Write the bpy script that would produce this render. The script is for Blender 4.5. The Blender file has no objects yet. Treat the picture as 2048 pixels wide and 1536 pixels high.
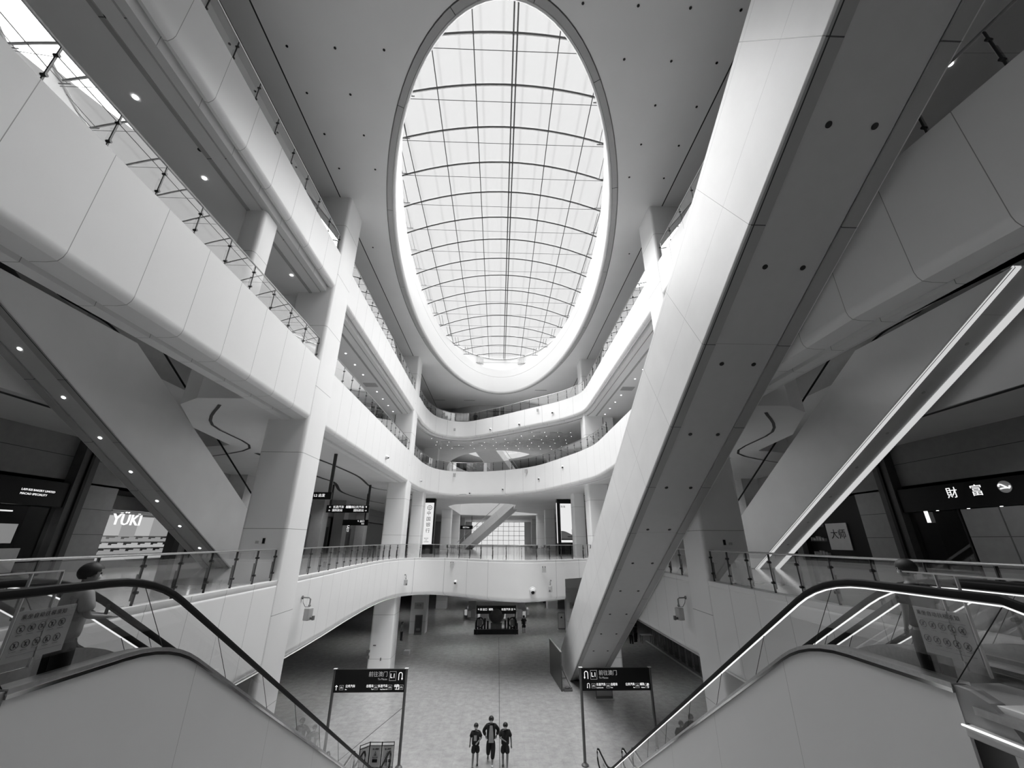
import bpy, bmesh, math, random
from mathutils import Vector, Matrix
random.seed(7)
S = bpy.context.scene
COL = S.collection
PI = math.pi

# ------------------------------------------------------------------ camera, world, sun, exposure
def cam_axes(yaw, pitch, roll):
    cy, sy, cp, sp = math.cos(yaw), math.sin(yaw), math.cos(pitch), math.sin(pitch)
    f = Vector((sy*cp, cy*cp, sp)); r = Vector((cy, -sy, 0)); d = f.cross(r)
    cr, sr = math.cos(roll), math.sin(roll)
    return cr*r + sr*d, -sr*r + cr*d, f
r_, d_, f_ = cam_axes(math.radians(1.8), math.radians(21.35), math.radians(-.2))
cd = bpy.data.cameras.new('camera'); cam = bpy.data.objects.new('camera', cd); COL.objects.link(cam)
cam.matrix_world = Matrix(((r_.x, -d_.x, -f_.x, 0), (r_.y, -d_.y, -f_.y, 0), (r_.z, -d_.z, -f_.z, 10.1), (0, 0, 0, 1)))
cd.sensor_width = 36; cd.lens = 800/2048*36; cd.clip_start = .05; cd.clip_end = 500
S.camera = cam
S.view_settings.view_transform = 'Standard'; S.view_settings.look = 'None'
S.view_settings.gamma = 1; S.view_settings.use_curve_mapping = False
S.view_settings.exposure = 0.57
cy = S.cycles
cy.max_bounces = 12; cy.diffuse_bounces = 6; cy.glossy_bounces = 4; cy.transmission_bounces = 6; cy.transparent_max_bounces = 24
cy.caustics_reflective = False; cy.caustics_refractive = False; cy.sample_clamp_indirect = 6
w = bpy.data.worlds.new('world'); S.world = w; w.use_nodes = True
w.node_tree.nodes['Background'].inputs[0].default_value = (1, 1, 1, 1)
w.node_tree.nodes['Background'].inputs[1].default_value = .50
SUN = 13.5
def sun(name, e, ang, rot):
    l = bpy.data.lights.new(name, 'SUN'); l.energy = e; l.angle = math.radians(ang)
    o = bpy.data.objects.new(name, l); COL.objects.link(o); o.rotation_euler = [math.radians(a) for a in rot]; o.location = (0, 28, 50)
sun('overcast_daylight', SUN, 100, (-6, -3, 0))
def area(name, loc, sx, sy, e, rot=(0, 0, 0)):
    l = bpy.data.lights.new(name, 'AREA'); l.shape = 'RECTANGLE'; l.size = sx; l.size_y = sy; l.energy = e
    o = bpy.data.objects.new(name, l); COL.objects.link(o); o.location = loc; o.rotation_euler = rot
    return o

# ------------------------------------------------------------------ materials
def nodes(name):
    m = bpy.data.materials.new(name); m.use_nodes = True; nt = m.node_tree
    return m, nt, nt.nodes['Principled BSDF']
def g(v): return (v, v, v, 1)
def mat(name, c, rough=.5, metal=0, noise=0, nscale=3, bump=0, spec=.5, seams=(), seam_col=.25, emit=0, sample=None):
    """procedural paint; seams = [(direction, period, offset, half width)] thin panel joints fixed in the world"""
    m, nt, b = nodes(name)
    b.inputs['Roughness'].default_value = rough; b.inputs['Metallic'].default_value = metal
    b.inputs['Specular IOR Level'].default_value = spec
    b.inputs['Base Color'].default_value = g(c)
    tc = nt.nodes.new('ShaderNodeTexCoord')
    last = None
    if noise or bump:
        n = nt.nodes.new('ShaderNodeTexNoise'); n.inputs['Scale'].default_value = nscale; n.inputs['Detail'].default_value = 4
        nt.links.new(tc.outputs['Object'], n.inputs['Vector'])
        mr = nt.nodes.new('ShaderNodeMapRange'); mr.inputs['From Min'].default_value = .25; mr.inputs['From Max'].default_value = .75
        mr.inputs['To Min'].default_value = c*(1-noise); mr.inputs['To Max'].default_value = min(1, c*(1+noise))
        nt.links.new(n.outputs['Fac'], mr.inputs['Value']); last = mr.outputs[0]
        if bump:
            bp = nt.nodes.new('ShaderNodeBump'); bp.inputs['Strength'].default_value = bump
            nt.links.new(n.outputs['Fac'], bp.inputs['Height']); nt.links.new(bp.outputs[0], b.inputs['Normal'])
    for (dv, per, off, hw) in seams:
        dp = nt.nodes.new('ShaderNodeVectorMath'); dp.operation = 'DOT_PRODUCT'; dp.inputs[1].default_value = dv
        nt.links.new(tc.outputs['Object'], dp.inputs[0])
        a = nt.nodes.new('ShaderNodeMath'); a.operation = 'ADD'; a.inputs[1].default_value = -off + per*200
        nt.links.new(dp.outputs['Value'], a.inputs[0])
        md = nt.nodes.new('ShaderNodeMath'); md.operation = 'MODULO'; md.inputs[1].default_value = per; nt.links.new(a.outputs[0], md.inputs[0])
        lt = nt.nodes.new('ShaderNodeMath'); lt.operation = 'LESS_THAN'; lt.inputs[1].default_value = hw*2; nt.links.new(md.outputs[0], lt.inputs[0])
        mx = nt.nodes.new('ShaderNodeMix'); mx.data_type = 'FLOAT'
        nt.links.new(lt.outputs[0], mx.inputs[0])
        if last: nt.links.new(last, mx.inputs[2])
        else: mx.inputs[2].default_value = c
        mx.inputs[3].default_value = seam_col; last = mx.outputs[0]
    if last: nt.links.new(last, b.inputs['Base Color'])
    if emit:
        b.inputs['Emission Color'].default_value = (1, 1, 1, 1); b.inputs['Emission Strength'].default_value = emit
    return m
def emis(name, s):
    m = bpy.data.materials.new(name); m.use_nodes = True; nt = m.node_tree; nt.nodes.clear()
    e = nt.nodes.new('ShaderNodeEmission'); e.inputs[1].default_value = s
    o = nt.nodes.new('ShaderNodeOutputMaterial'); nt.links.new(e.outputs[0], o.inputs[0]); return m
def glassm(name, tint=.93, refl=.05, rough=.0, gc=.95):
    m = bpy.data.materials.new(name); m.use_nodes = True; nt = m.node_tree; nt.nodes.clear()
    t = nt.nodes.new('ShaderNodeBsdfTransparent'); t.inputs[0].default_value = g(tint)
    gl = nt.nodes.new('ShaderNodeBsdfGlossy'); gl.inputs['Roughness'].default_value = rough; gl.inputs[0].default_value = g(gc)
    lw = nt.nodes.new('ShaderNodeLayerWeight'); lw.inputs[0].default_value = .5
    pw_ = nt.nodes.new('ShaderNodeMath'); pw_.operation = 'POWER'; pw_.inputs[1].default_value = 4.0; nt.links.new(lw.outputs['Facing'], pw_.inputs[0])
    ad = nt.nodes.new('ShaderNodeMath'); ad.operation = 'ADD'; ad.use_clamp = True; ad.inputs[1].default_value = refl
    nt.links.new(pw_.outputs[0], ad.inputs[0])
    mx = nt.nodes.new('ShaderNodeMixShader'); nt.links.new(ad.outputs[0], mx.inputs[0]); nt.links.new(t.outputs[0], mx.inputs[1]); nt.links.new(gl.outputs[0], mx.inputs[2])
    o = nt.nodes.new('ShaderNodeOutputMaterial'); nt.links.new(mx.outputs[0], o.inputs[0]); return m
SD = (0, .5*1.0, -.866)   # unit vector down the 30 degree incline is (0,.866,-.5); this is its normal
ALONG = (0, .869, -.494)
M = dict(
    wall=mat('white_aluminium_panel', .92, .42, noise=.015, nscale=.8, seams=[((0, 1, 0), 1.55, .42, .007)], seam_col=.36),
    walltall=mat('white_column_panel', .93, .42, noise=.015, nscale=.8, seams=[((0, 0, 1), 3.1, 1.2, .009)], seam_col=.3),
    plain=mat('white_paint', .92, .5, noise=.02, nscale=.7),
    kerb=mat('white_kerb', .86, .3),
    ceil=mat('ceiling_paint', .93, .6, noise=.02, nscale=.5),
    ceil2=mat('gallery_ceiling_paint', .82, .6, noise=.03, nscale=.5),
    truss=mat('white_escalator_panel', .87, .38, noise=.03, nscale=1.1, seams=[(ALONG, 3.3, 1.1, .007), ((0, .494, .869), 1.72, .72, .004)], seam_col=.42),
    truss2=mat('plain_escalator_panel', .92, .45, noise=.03, nscale=.8),
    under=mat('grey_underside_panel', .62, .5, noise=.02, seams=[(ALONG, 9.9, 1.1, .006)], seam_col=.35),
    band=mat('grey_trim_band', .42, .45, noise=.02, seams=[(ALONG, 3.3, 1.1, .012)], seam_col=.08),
    clad=mat('cladding_panel', .66, .45, noise=.02, nscale=.6, seams=[((0, 1, 0), 2.9, 2.0, .005)], seam_col=.35),
    dark=mat('dark_recess', .03, .6), black=mat('black_satin', .008, .35, spec=.3), rubber=mat('black_rubber', .008, .5, spec=.12),
    steel=mat('brushed_steel', .55, .28, metal=1, noise=.1, nscale=20), chrome=mat('chrome', .8, .1, metal=1),
    blade=mat('dark_steel_post', .08, .35, metal=.8),
    rib=mat('dark_skylight_steel', .05, .5), ribl=mat('white_skylight_steel', .75, .4),
    g10=mat('charcoal_panel', .06, .35, noise=.15), g20=mat('dark_grey_panel', .13, .4, noise=.1), g30=mat('mid_grey_panel', .28, .45, noise=.08, seams=[((0, 0, 1), 1.25, .3, .012)], seam_col=.03),
    g50=mat('light_grey_panel', .5, .5, noise=.05),
    skin=mat('skin', .2, .5), hair=mat('hair', .012, .6), cloth=mat('black_cloth', .014, .9), cloth2=mat('grey_cloth', .38, .9, noise=.1), cloth3=mat('light_cloth', .6, .9), shoe=mat('dark_shoe', .03, .6), white=mat('white_plastic', .8, .4),
    glass=glassm('guard_glass', .88, .08), dimglass=glassm('dim_glass', .88, .03, gc=.5), bglass=glassm('balustrade_glass', .88, .06), sglass=glassm('clear_sheet', .9, .05), shopglass=glassm('shopfront_glass', .7, .05),
    light=emis('downlight_lit', 3.5), strip=emis('light_strip', .42), led=emis('handrail_led', .9), sign=emis('sign_lit', .75), signdim=emis('sign_dim_lit', .2), shopl=emis('shop_display_glow', .3),
    box=emis('lightbox_face', .55), grey_ink=mat('grey_ink', .1, .6), paper=mat('printed_paper', .36, .6))
def floor_mat():
    m, nt, b = nodes('polished_stone_tiles')
    tc = nt.nodes.new('ShaderNodeTexCoord')
    br = nt.nodes.new('ShaderNodeTexBrick'); br.offset = .5
    br.inputs['Color1'].default_value = g(.43); br.inputs['Color2'].default_value = g(.45); br.inputs['Mortar'].default_value = g(.37)
    br.inputs['Scale'].default_value = 1; br.inputs['Mortar Size'].default_value = .006; br.inputs['Brick Width'].default_value = 1.2; br.inputs['Row Height'].default_value = .6
    mp = nt.nodes.new('ShaderNodeMapping'); mp.inputs['Rotation'].default_value = (0, 0, PI/2); mp.inputs['Location'].default_value = (.0, .25, 0)
    nt.links.new(tc.outputs['Object'], mp.inputs[0]); nt.links.new(mp.outputs[0], br.inputs['Vector'])
    n = nt.nodes.new('ShaderNodeTexNoise'); n.inputs['Scale'].default_value = 2.2; n.inputs['Detail'].default_value = 8; n.inputs['Roughness'].default_value = .7
    nt.links.new(tc.outputs['Object'], n.inputs['Vector'])
    mr = nt.nodes.new('ShaderNodeMapRange'); mr.inputs['From Min'].default_value = .3; mr.inputs['From Max'].default_value = .7; mr.inputs['To Min'].default_value = .8; mr.inputs['To Max'].default_value = 1.15
    nt.links.new(n.outputs['Fac'], mr.inputs['Value'])
    mu = nt.nodes.new('ShaderNodeMix'); mu.data_type = 'RGBA'; mu.blend_type = 'MULTIPLY'; mu.inputs[0].default_value = 1
    nt.links.new(br.outputs['Color'], mu.inputs[6]); nt.links.new(mr.outputs[0], mu.inputs[7])
    nt.links.new(mu.outputs[2], b.inputs['Base Color'])
    b.inputs['Roughness'].default_value = .09; b.inputs['Specular IOR Level'].default_value = .5
    return m
M['floor'] = floor_mat()
M['glass2'] = glassm('reflective_guard_glass', .85, .5)
M['drum'] = mat('drum_paint', .74, .5)
M['floor1'] = mat('polished_upper_floor', .55, .1, noise=.1, nscale=1.5)
def fabric_mat():
    """translucent white roof blinds with soft pleats, letting half of the daylight through"""
    m = bpy.data.materials.new('translucent_roof_fabric'); m.use_nodes = True; nt = m.node_tree; nt.nodes.clear()
    tc = nt.nodes.new('ShaderNodeTexCoord'); sx = nt.nodes.new('ShaderNodeSeparateXYZ'); nt.links.new(tc.outputs['Object'], sx.inputs[0])
    a = nt.nodes.new('ShaderNodeMath'); a.operation = 'ADD'; a.inputs[1].default_value = 40*1.09 + .1; nt.links.new(sx.outputs[0], a.inputs[0])
    md = nt.nodes.new('ShaderNodeMath'); md.operation = 'PINGPONG'; md.inputs[1].default_value = .545; nt.links.new(a.outputs[0], md.inputs[0])
    mr = nt.nodes.new('ShaderNodeMapRange'); mr.inputs['From Min'].default_value = 0; mr.inputs['From Max'].default_value = .12; mr.inputs['To Min'].default_value = .085; mr.inputs['To Max'].default_value = .13
    mr.interpolation_type = 'SMOOTHSTEP'
    nt.links.new(md.outputs[0], mr.inputs['Value'])
    tl = nt.nodes.new('ShaderNodeBsdfTranslucent'); nt.links.new(mr.outputs[0], tl.inputs[0])
    tr = nt.nodes.new('ShaderNodeBsdfTransparent'); tr.inputs[0].default_value = g(.95)
    df = nt.nodes.new('ShaderNodeBsdfDiffuse'); df.inputs[0].default_value = g(.3)
    ad = nt.nodes.new('ShaderNodeAddShader'); nt.links.new(tl.outputs[0], ad.inputs[0]); nt.links.new(df.outputs[0], ad.inputs[1])
    mx = nt.nodes.new('ShaderNodeMixShader'); mx.inputs[0].default_value = .32
    nt.links.new(ad.outputs[0], mx.inputs[2]); nt.links.new(tr.outputs[0], mx.inputs[1])
    o = nt.nodes.new('ShaderNodeOutputMaterial'); nt.links.new(mx.outputs[0], o.inputs[0]); return m
M['fabric'] = fabric_mat()
M['fabric2'] = M['fabric'].copy(); M['fabric2'].node_tree.nodes['Mix Shader'].inputs[0].default_value = .55

# ------------------------------------------------------------------ helpers
class MB:
    def __init__(s): s.bm = bmesh.new()
    def face(s, pts):
        try: return s.bm.faces.new([s.bm.verts.new(p) for p in pts])
        except ValueError: return None
    def box(s, x0, x1, y0, y1, z0, z1, m=None):
        p = [Vector((x, y, z)) for z in (z0, z1) for y in (y0, y1) for x in (x0, x1)]
        if m: p = [m @ q for q in p]
        v = [s.bm.verts.new(q) for q in p]
        for f in ((0, 2, 3, 1), (4, 5, 7, 6), (0, 1, 5, 4), (1, 3, 7, 5), (3, 2, 6, 7), (2, 0, 4, 6)): s.bm.faces.new([v[i] for i in f])
        return s
    def prism(s, poly, axis, a, b):
        """poly: 2d points in the plane across axis ('x': (y,z), 'y': (x,z), 'z': (x,y)), extruded from a to b"""
        def P(q, t): return {'x': (t, q[0], q[1]), 'y': (q[0], t, q[1]), 'z': (q[0], q[1], t)}[axis]
        A = [s.bm.verts.new(P(q, a)) for q in poly]; B = [s.bm.verts.new(P(q, b)) for q in poly]
        s.bm.faces.new(A); s.bm.faces.new(B[::-1])
        for i in range(len(poly)): s.bm.faces.new([A[i-1], B[i-1], B[i], A[i]])
        return s
    def tube(s, pts, r, n=8, closed=False, rz=None):
        """round (or rz flattened) tube along pts"""
        pts = [Vector(p) for p in pts]; rings = []; N = len(pts)
        for i, p in enumerate(pts):
            a = pts[i-1] if (i or closed) else p; b = pts[(i+1) % N] if (i < N-1 or closed) else p
            t = (b-a).normalized(); up = Vector((0, 0, 1)) if abs(t.z) < .95 else Vector((0, 1, 0))
            u = t.cross(up).normalized(); v = u.cross(t)
            rr = r[i] if isinstance(r, (list, tuple)) else r
            rings.append([s.bm.verts.new(p + u*math.cos(2*PI*k/n)*rr + v*math.sin(2*PI*k/n)*(rz or rr)) for k in range(n)])
        for i in range(N if closed else N-1):
            A, B = rings[i], rings[(i+1) % N]
            for k in range(n): s.bm.faces.new([A[k-1], A[k], B[k], B[k-1]])
        if not closed: s.bm.faces.new(rings[0]); s.bm.faces.new(rings[-1][::-1])
        return s
    def disc(s, c, nrm, r, h, n=14):
        c = Vector(c); nrm = Vector(nrm).normalized(); return s.tube([c, c+nrm*h], r, n)
    def sphere(s, c, r, sc=(1, 1, 1), seg=16, ring=10):
        bmesh.ops.create_uvsphere(s.bm, u_segments=seg, v_segments=ring, radius=r, matrix=Matrix.Translation(c) @ Matrix.Diagonal((*sc, 1))); return s
    def build(s, name, m, parent=None, smooth=False, bevel=0, seg=3):
        bmesh.ops.recalc_face_normals(s.bm, faces=s.bm.faces)
        if bevel: bmesh.ops.bevel(s.bm, geom=list(s.bm.edges), offset=bevel, segments=seg, affect='EDGES', profile=.5, clamp_overlap=True)
        me = bpy.data.meshes.new(name); s.bm.to_mesh(me); s.bm.free()
        me.materials.append(M[m] if isinstance(m, str) else m)
        if smooth:
            for p in me.polygons: p.use_smooth = True
            me.update()
            try: me.set_sharp_from_angle(angle=math.radians(40))
            except Exception: pass
        o = bpy.data.objects.new(name, me); COL.objects.link(o)
        if parent is not None:
            o.parent = parent; o.matrix_parent_inverse = parent.matrix_world.inverted() if False else Matrix.Translation(-parent.location)
        return o
def tag(o, label=None, cat=None, group=None, kind=None):
    if label: o['label'] = label
    if cat: o['category'] = cat
    if group: o['group'] = group
    if kind: o['kind'] = kind
    return o
def thing(name, loc, label, cat, group=None):
    o = bpy.data.objects.new(name, None); COL.objects.link(o); o.location = loc; o.empty_display_size = .2
    return tag(o, label, cat, group)
def struct(name, mb, m, label=None, **k):
    o = mb.build(name, m, **k); tag(o, label, kind='structure'); return o
def copy_thing(o, loc, label=None, rotz=None):
    c = o.copy(); COL.objects.link(c); c.location = loc
    if rotz is not None: c.rotation_euler.z = rotz
    if label: c['label'] = label
    for ch in list(o.children):
        d = ch.copy(); COL.objects.link(d); d.parent = c; d.matrix_parent_inverse = ch.matrix_parent_inverse.copy()
        for gch in ch.children:
            e = gch.copy(); COL.objects.link(e); e.parent = d; e.matrix_parent_inverse = gch.matrix_parent_inverse.copy()
    return c
def offset(path, o, closed):
    """path moved o metres to the left of its direction (into the solid), mitred"""
    N = len(path); out = []
    for i in range(N):
        p = Vector(path[i]); a = Vector(path[i-1]) if (i or closed) else None; b = Vector(path[(i+1) % N]) if (i < N-1 or closed) else None
        d1 = (p-a).normalized() if a is not None else (b-p).normalized(); d2 = (b-p).normalized() if b is not None else d1
        n1 = Vector((-d1.y, d1.x)); n2 = Vector((-d2.y, d2.x)); n = n1+n2
        n = n/max(n.length_squared/2, .5) if n.length > 1e-6 else n1
        out.append((p.x+n.x*o, p.y+n.y*o))
    return out
def sweep(mb, path, prof, closed=False):
    rows = [[mb.bm.verts.new((x, y, z)) for (x, y) in offset(path, o, closed)] for (o, z) in prof]
    N = len(path)
    for A, B in zip(rows, rows[1:]):
        for i in range(N if closed else N-1): mb.bm.faces.new([A[i], A[(i+1) % N], B[(i+1) % N], B[i]])
    return mb
def plate(mb, outer, holes, z):
    ed = []
    for loop in [outer] + list(holes):
        v = [mb.bm.verts.new((x, y, z)) for x, y in loop]
        ed += [mb.bm.edges.new((v[i-1], v[i])) for i in range(len(v))]
    bmesh.ops.triangle_fill(mb.bm, use_beauty=True, use_dissolve=False, edges=ed)
    return mb
def smooth_path(pts, n=4):
    """Catmull-Rom through 2d points"""
    out = []; P = [pts[0]] + list(pts) + [pts[-1]]
    for i in range(1, len(P)-2):
        p0, p1, p2, p3 = [Vector(q) for q in P[i-1:i+3]]
        for k in range(n):
            t = k/n; out.append(tuple(.5*((2*p1) + (p2-p0)*t + (2*p0-5*p1+4*p2-p3)*t*t + (3*p1-p0-3*p2+p3)*t**3)))
    out.append(tuple(pts[-1])); return out
def ellipse(cx, cy_, a, b, n=96): return [(cx+a*math.cos(2*PI*i/n), cy_+b*math.sin(2*PI*i/n)) for i in range(n)]
def rect(x0, x1, y0, y1): return [(x0, y0), (x1, y0), (x1, y1), (x0, y1)]
def text(name, body, size, m, parent, mtx, ext=.004, align='CENTER', sx=1.0):
    cu = bpy.data.curves.new(name, 'FONT'); cu.body = body; cu.size = size; cu.extrude = ext; cu.align_x = align; cu.align_y = 'CENTER'
    cu.resolution_u = 2
    t = bpy.data.objects.new('tmp', cu); COL.objects.link(t)
    bpy.context.view_layer.update()
    me = bpy.data.meshes.new_from_object(t.evaluated_get(bpy.context.evaluated_depsgraph_get()))
    bpy.data.objects.remove(t); me.name = name
    me.materials.clear(); me.materials.append(M[m]); me.transform(mtx @ Matrix.Diagonal((sx, 1, 1, 1)))
    o = bpy.data.objects.new(name, me); COL.objects.link(o)
    if parent is not None: o.parent = parent; o.matrix_parent_inverse = Matrix.Translation(-parent.location)
    return o
def face_m(x, y, z):   # lettering that faces -Y (towards the camera)
    return Matrix.Translation((x, y, z)) @ Matrix.Rotation(PI/2, 4, 'X')
def side_m(x, y, z, s):  # lettering on a side wall; s=-1 left wall (faces +X), s=1 right wall (faces -X)
    return Matrix.Translation((x, y, z)) @ Matrix.Rotation(PI/2 if s < 0 else -PI/2, 4, 'Z') @ Matrix.Rotation(PI/2, 4, 'X')

# ------------------------------------------------------------------ levels and outlines
L1, L2, L3, RF = 8.55, 17.85, 24.0, 28.0
XO = 22.0; Y0, Y1 = -8.0, 122.0
far1 = smooth_path([(-8.5, 19.3), (-8.62, 23), (-8.9, 28), (-9.0, 33), (-8.75, 36.5), (-7.9, 38.7), (-6.3, 39.6), (-4.2, 38.9), (-2, 37.1), (0, 35.5), (1.8, 34.8), (3.4, 35.2), (5.6, 36.6), (7.6, 37.9), (8.4, 36.9), (8.4, 19)])
void1 = [(4.87, -1.5), (-4.87, -1.5), (-4.87, 4.6), (-8.5, 4.6)] + far1 + [(8.4, 4.6), (4.87, 4.6)]
far2 = smooth_path([(-8.5, 38), (-8.4, 41), (-8.3, 44), (-7.7, 47.3), (-6.4, 49.2), (-4.7, 50), (-2, 49.7), (0, 48.9), (2.4, 47.3), (4.6, 44.6), (6.6, 39.9), (7.6, 37.2), (8.3, 34.3), (8.4, 31)])
i0 = min(range(len(void1)), key=lambda i: (Vector(void1[i])-Vector((5.6, 36.6))).length); i1 = min(range(len(void1)), key=lambda i: (Vector(void1[i])-Vector((8.4, 30))).length)
NOTCH = [tuple(void1[i0]), (void1[i0][0], 45), (9.7, 45), (9.7, void1[i1][1]), tuple(void1[i1])]
void2 = [(8.4, -6), (-8.4, -6), (-8.3, 2), (-8.5, 5)] + [(-8.5, 8), (-8.5, 19.3)] + far2 + [(8.4, 8), (8.75, 5), (9.0, 3)]
far3 = smooth_path([(-8.5, 38), (-8.4, 41), (-8.35, 43.6), (-7.75, 46.8), (-6.2, 48.7), (-4.1, 49.1), (-1.5, 47.4), (.2, 46.1), (3.2, 43.5), (6.2, 40.9), (7.9, 38.6), (8.35, 36.8), (8.4, 34)])
void3 = [(8.4, -6), (-8.5, -6), (-8.5, 8), (-8.5, 19.3)] + far3 + [(8.4, 8)]
OUT = rect(-XO, XO, Y0, Y1)
def void_hole(v, o): return offset(v, o, True)

# ground
mb = MB(); mb.box(-30, 30, -10, Y1+3, -.4, 0); struct('floor', mb, 'floor', 'pale polished stone ground floor of the atrium')
mb = MB(); mb.box(.235, .265, 8, 52, 0, .004); struct('trim_1', mb, 'dark', 'thin dark joint running down the middle of the ground floor')
mb = MB(); m4 = Matrix.Translation((-7.6, 25.5, 0)) @ Matrix.Rotation(math.radians(-14), 4, 'Z'); mb.box(-.02, .02, -5.5, 7, 0, .004, m4); struct('trim_2', mb, 'dark', 'slanting dark joint in the ground floor beside the left direction sign')

def slab(name, void, ztop, zbot, prof, off_t, off_b, holes_t=(), holes_b=(), fl='floor1', ce='ceil2', lab='', notch=None):
    mb = MB()
    if notch:
        sweep(mb, void[i1:]+void[:i0+1], prof); sweep(mb, void[i0:i1+1], [q for q in prof if q[1] > 7.2]+[(0, 7.13), (.2, 7.12)])
        sweep(mb, notch, [(0, 7.13), (0, 5.65)])
    else: sweep(mb, void, prof, True)
    struct('wall_'+name, mb, 'wall', 'white panelled edge of the '+lab, smooth=True)
    mb = MB(); plate(mb, OUT, [void_hole(void, off_t)] + list(holes_t), ztop); struct('floor_'+name, mb, fl, 'polished floor of the '+lab)
    if notch:
        mb = MB(); plate(mb, void[i0:i1+1]+notch[::-1][1:-1], [], 7.13); struct('ceiling_notch', mb, 'g50', 'raised soffit of the notch in the level one edge')
        void = void[:i0+1]+notch[1:-1]+void[i1:]; off_b = .0
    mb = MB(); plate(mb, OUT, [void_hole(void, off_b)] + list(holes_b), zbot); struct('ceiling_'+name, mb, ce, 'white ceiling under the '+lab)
A2 = ellipse(0, 75, 9.3, 20, 64)             # second atrium
A1 = [(-7.9, 66), (-7.9, 88), (-4, 90), (0, 90.5), (4, 90), (7.9, 88), (7.9, 84), (5.6, 81.5), (3.6, 79), (2.8, 76), (2.6, 72), (2.6, 62.5), (1.6, 60.8), (-1, 59.8), (-4, 60.4), (-6.5, 62.4)]
WO = lambda s: [(s*9.65, -6), (s*17.6, -6), (s*17.6, 23.5), (s*15.2, 22.8), (s*14.6, 19), (s*12.6, 15.4), (s*11.4, 14.6), (s*9.65, 14.6)]
# level one
slab('level_one', void1, L1, 5.65, [(.34, L1), (.34, 8.62), (.0, 8.62), (0, 8.5), (.02, 8.45), (0, 8.42), (0, 8.38), (0, 5.94), (0, 5.9), (.03, 5.76), (.1, 5.68), (.2, 5.65)], .34, .2, ce='ceil2', notch=NOTCH, lab='level above the ground floor')
# level two, with the wells of the side escalators and the second atrium
prof2 = [(.3, L2), (.3, 17.95), (0, 17.95), (0, 17.9), (0, 15.36), (0, 15.32), (.03, 15.2), (.1, 15.11), (.3, 15.08), (.62, 15.08), (.62, 15.3), (.8, 15.3), (.8, 15.06), (1.15, 15.06)]
slab('level_two', void2, L2, 15.06, prof2, .3, 1.15, [WO(-1), WO(1), A1], [WO(-1), WO(1), A1], lab='second gallery level')
for s in (-1, 1):
    mb = MB(); w_ = WO(s)
    for i in range(len(w_)):
        a, b = w_[i-1], w_[i]
        mb.face([(a[0], a[1], 15.06), (b[0], b[1], 15.06), (b[0], b[1], L2), (a[0], a[1], L2)])
    struct('wall_well_'+('left' if s < 0 else 'right'), mb, 'plain', 'side of the escalator well')
mb = MB(); sweep(mb, A1[::-1], [(.0, L2+.05), (0, 15.06)], True); struct('wall_second_atrium_level_two', mb, 'plain', 'white edge around the second atrium far behind')
# level three
prof3 = [(.3, L3), (.3, 24.1), (0, 24.1), (0, 24.06), (0, 22.24), (0, 22.2), (.04, 22.08), (.14, 21.98), (.26, 22.02), (.26, 22.2), (.36, 22.2), (.36, 21.78)]
slab('level_three', void3, L3, 21.7, prof3, .3, .62, [A2], [A2], lab='third gallery level')
mb = MB(); sweep(mb, void3, [(.36, 21.78), (.62, 21.78)], True); struct('trim_3', mb, 'kerb', 'bright reveal strip under the third gallery edge')
mb = MB(); sweep(mb, void3, [(.62, 21.78), (.62, 21.70)], True); struct('trim_4', mb, 'band', 'lip beside the reveal strip')
mb = MB(); sweep(mb, A2[::-1], [(0, L3+.05), (0, 21.7)], True); struct('wall_second_atrium_level_three', mb, 'plain', 'white edge around the far oval opening')
for s in (-1, 1):   # dark service groove along the level two gallery ceiling
    mb = MB(); mb.box(min(s*9.55, s*9.68), max(s*9.55, s*9.68), -6, 38, 21.66, 21.705); mb.box(min(s*10.9, s*9.9), max(s*10.9, s*9.9), 29.9, 30.7, 21.67, 21.702); struct('trim_5' if s < 0 else 'trim_6', mb, 'band', 'dark groove and vent in the gallery ceiling')
# roof
EC, EA, EB = 28.7, 7.8, 20.9
E_out, E_in = ellipse(0, EC, EA, EB, 128), ellipse(0, EC, EA-.52, EB-.52, 128)
def rc(x0, x1): return rect(x0, x1, -8, 60)
mb = MB(); plate(mb, rect(-9.1, 9.1, -8, 56.5), [E_out], RF); struct('ceiling_roof', mb, 'ceil', 'broad white roof ceiling around the oval skylight')
for s in (-1, 1):
    mb = MB(); mb.box(min(s*9.1, s*9.16), max(s*9.1, s*9.16), -8, 56.5, 28.0, 28.3); mb.box(min(s*10.2, s*10.6), max(s*10.2, s*10.6), -8, 56.5, 28.02, 28.5); struct('trim_7' if s < 0 else 'trim_8', mb, 'dark', 'dark joint along the roof ceiling')
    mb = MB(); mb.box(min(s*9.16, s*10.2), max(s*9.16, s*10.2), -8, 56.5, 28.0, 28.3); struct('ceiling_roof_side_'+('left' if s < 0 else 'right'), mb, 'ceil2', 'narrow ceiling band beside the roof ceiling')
    mb = MB(); mb.box(min(s*10.6, s*XO), max(s*10.6, s*XO), -8, 56.5, 27.6, 28.3); struct('ceiling_gallery_'+('left' if s < 0 else 'right'), mb, 'g50', 'gallery ceiling of the third level')
mb = MB(); plate(mb, OUT, [ellipse(0, EC, EA+.3, EB+.3, 96), A2], 29.2); struct('ceiling_shell', mb, 'plain', 'roof deck')
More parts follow.
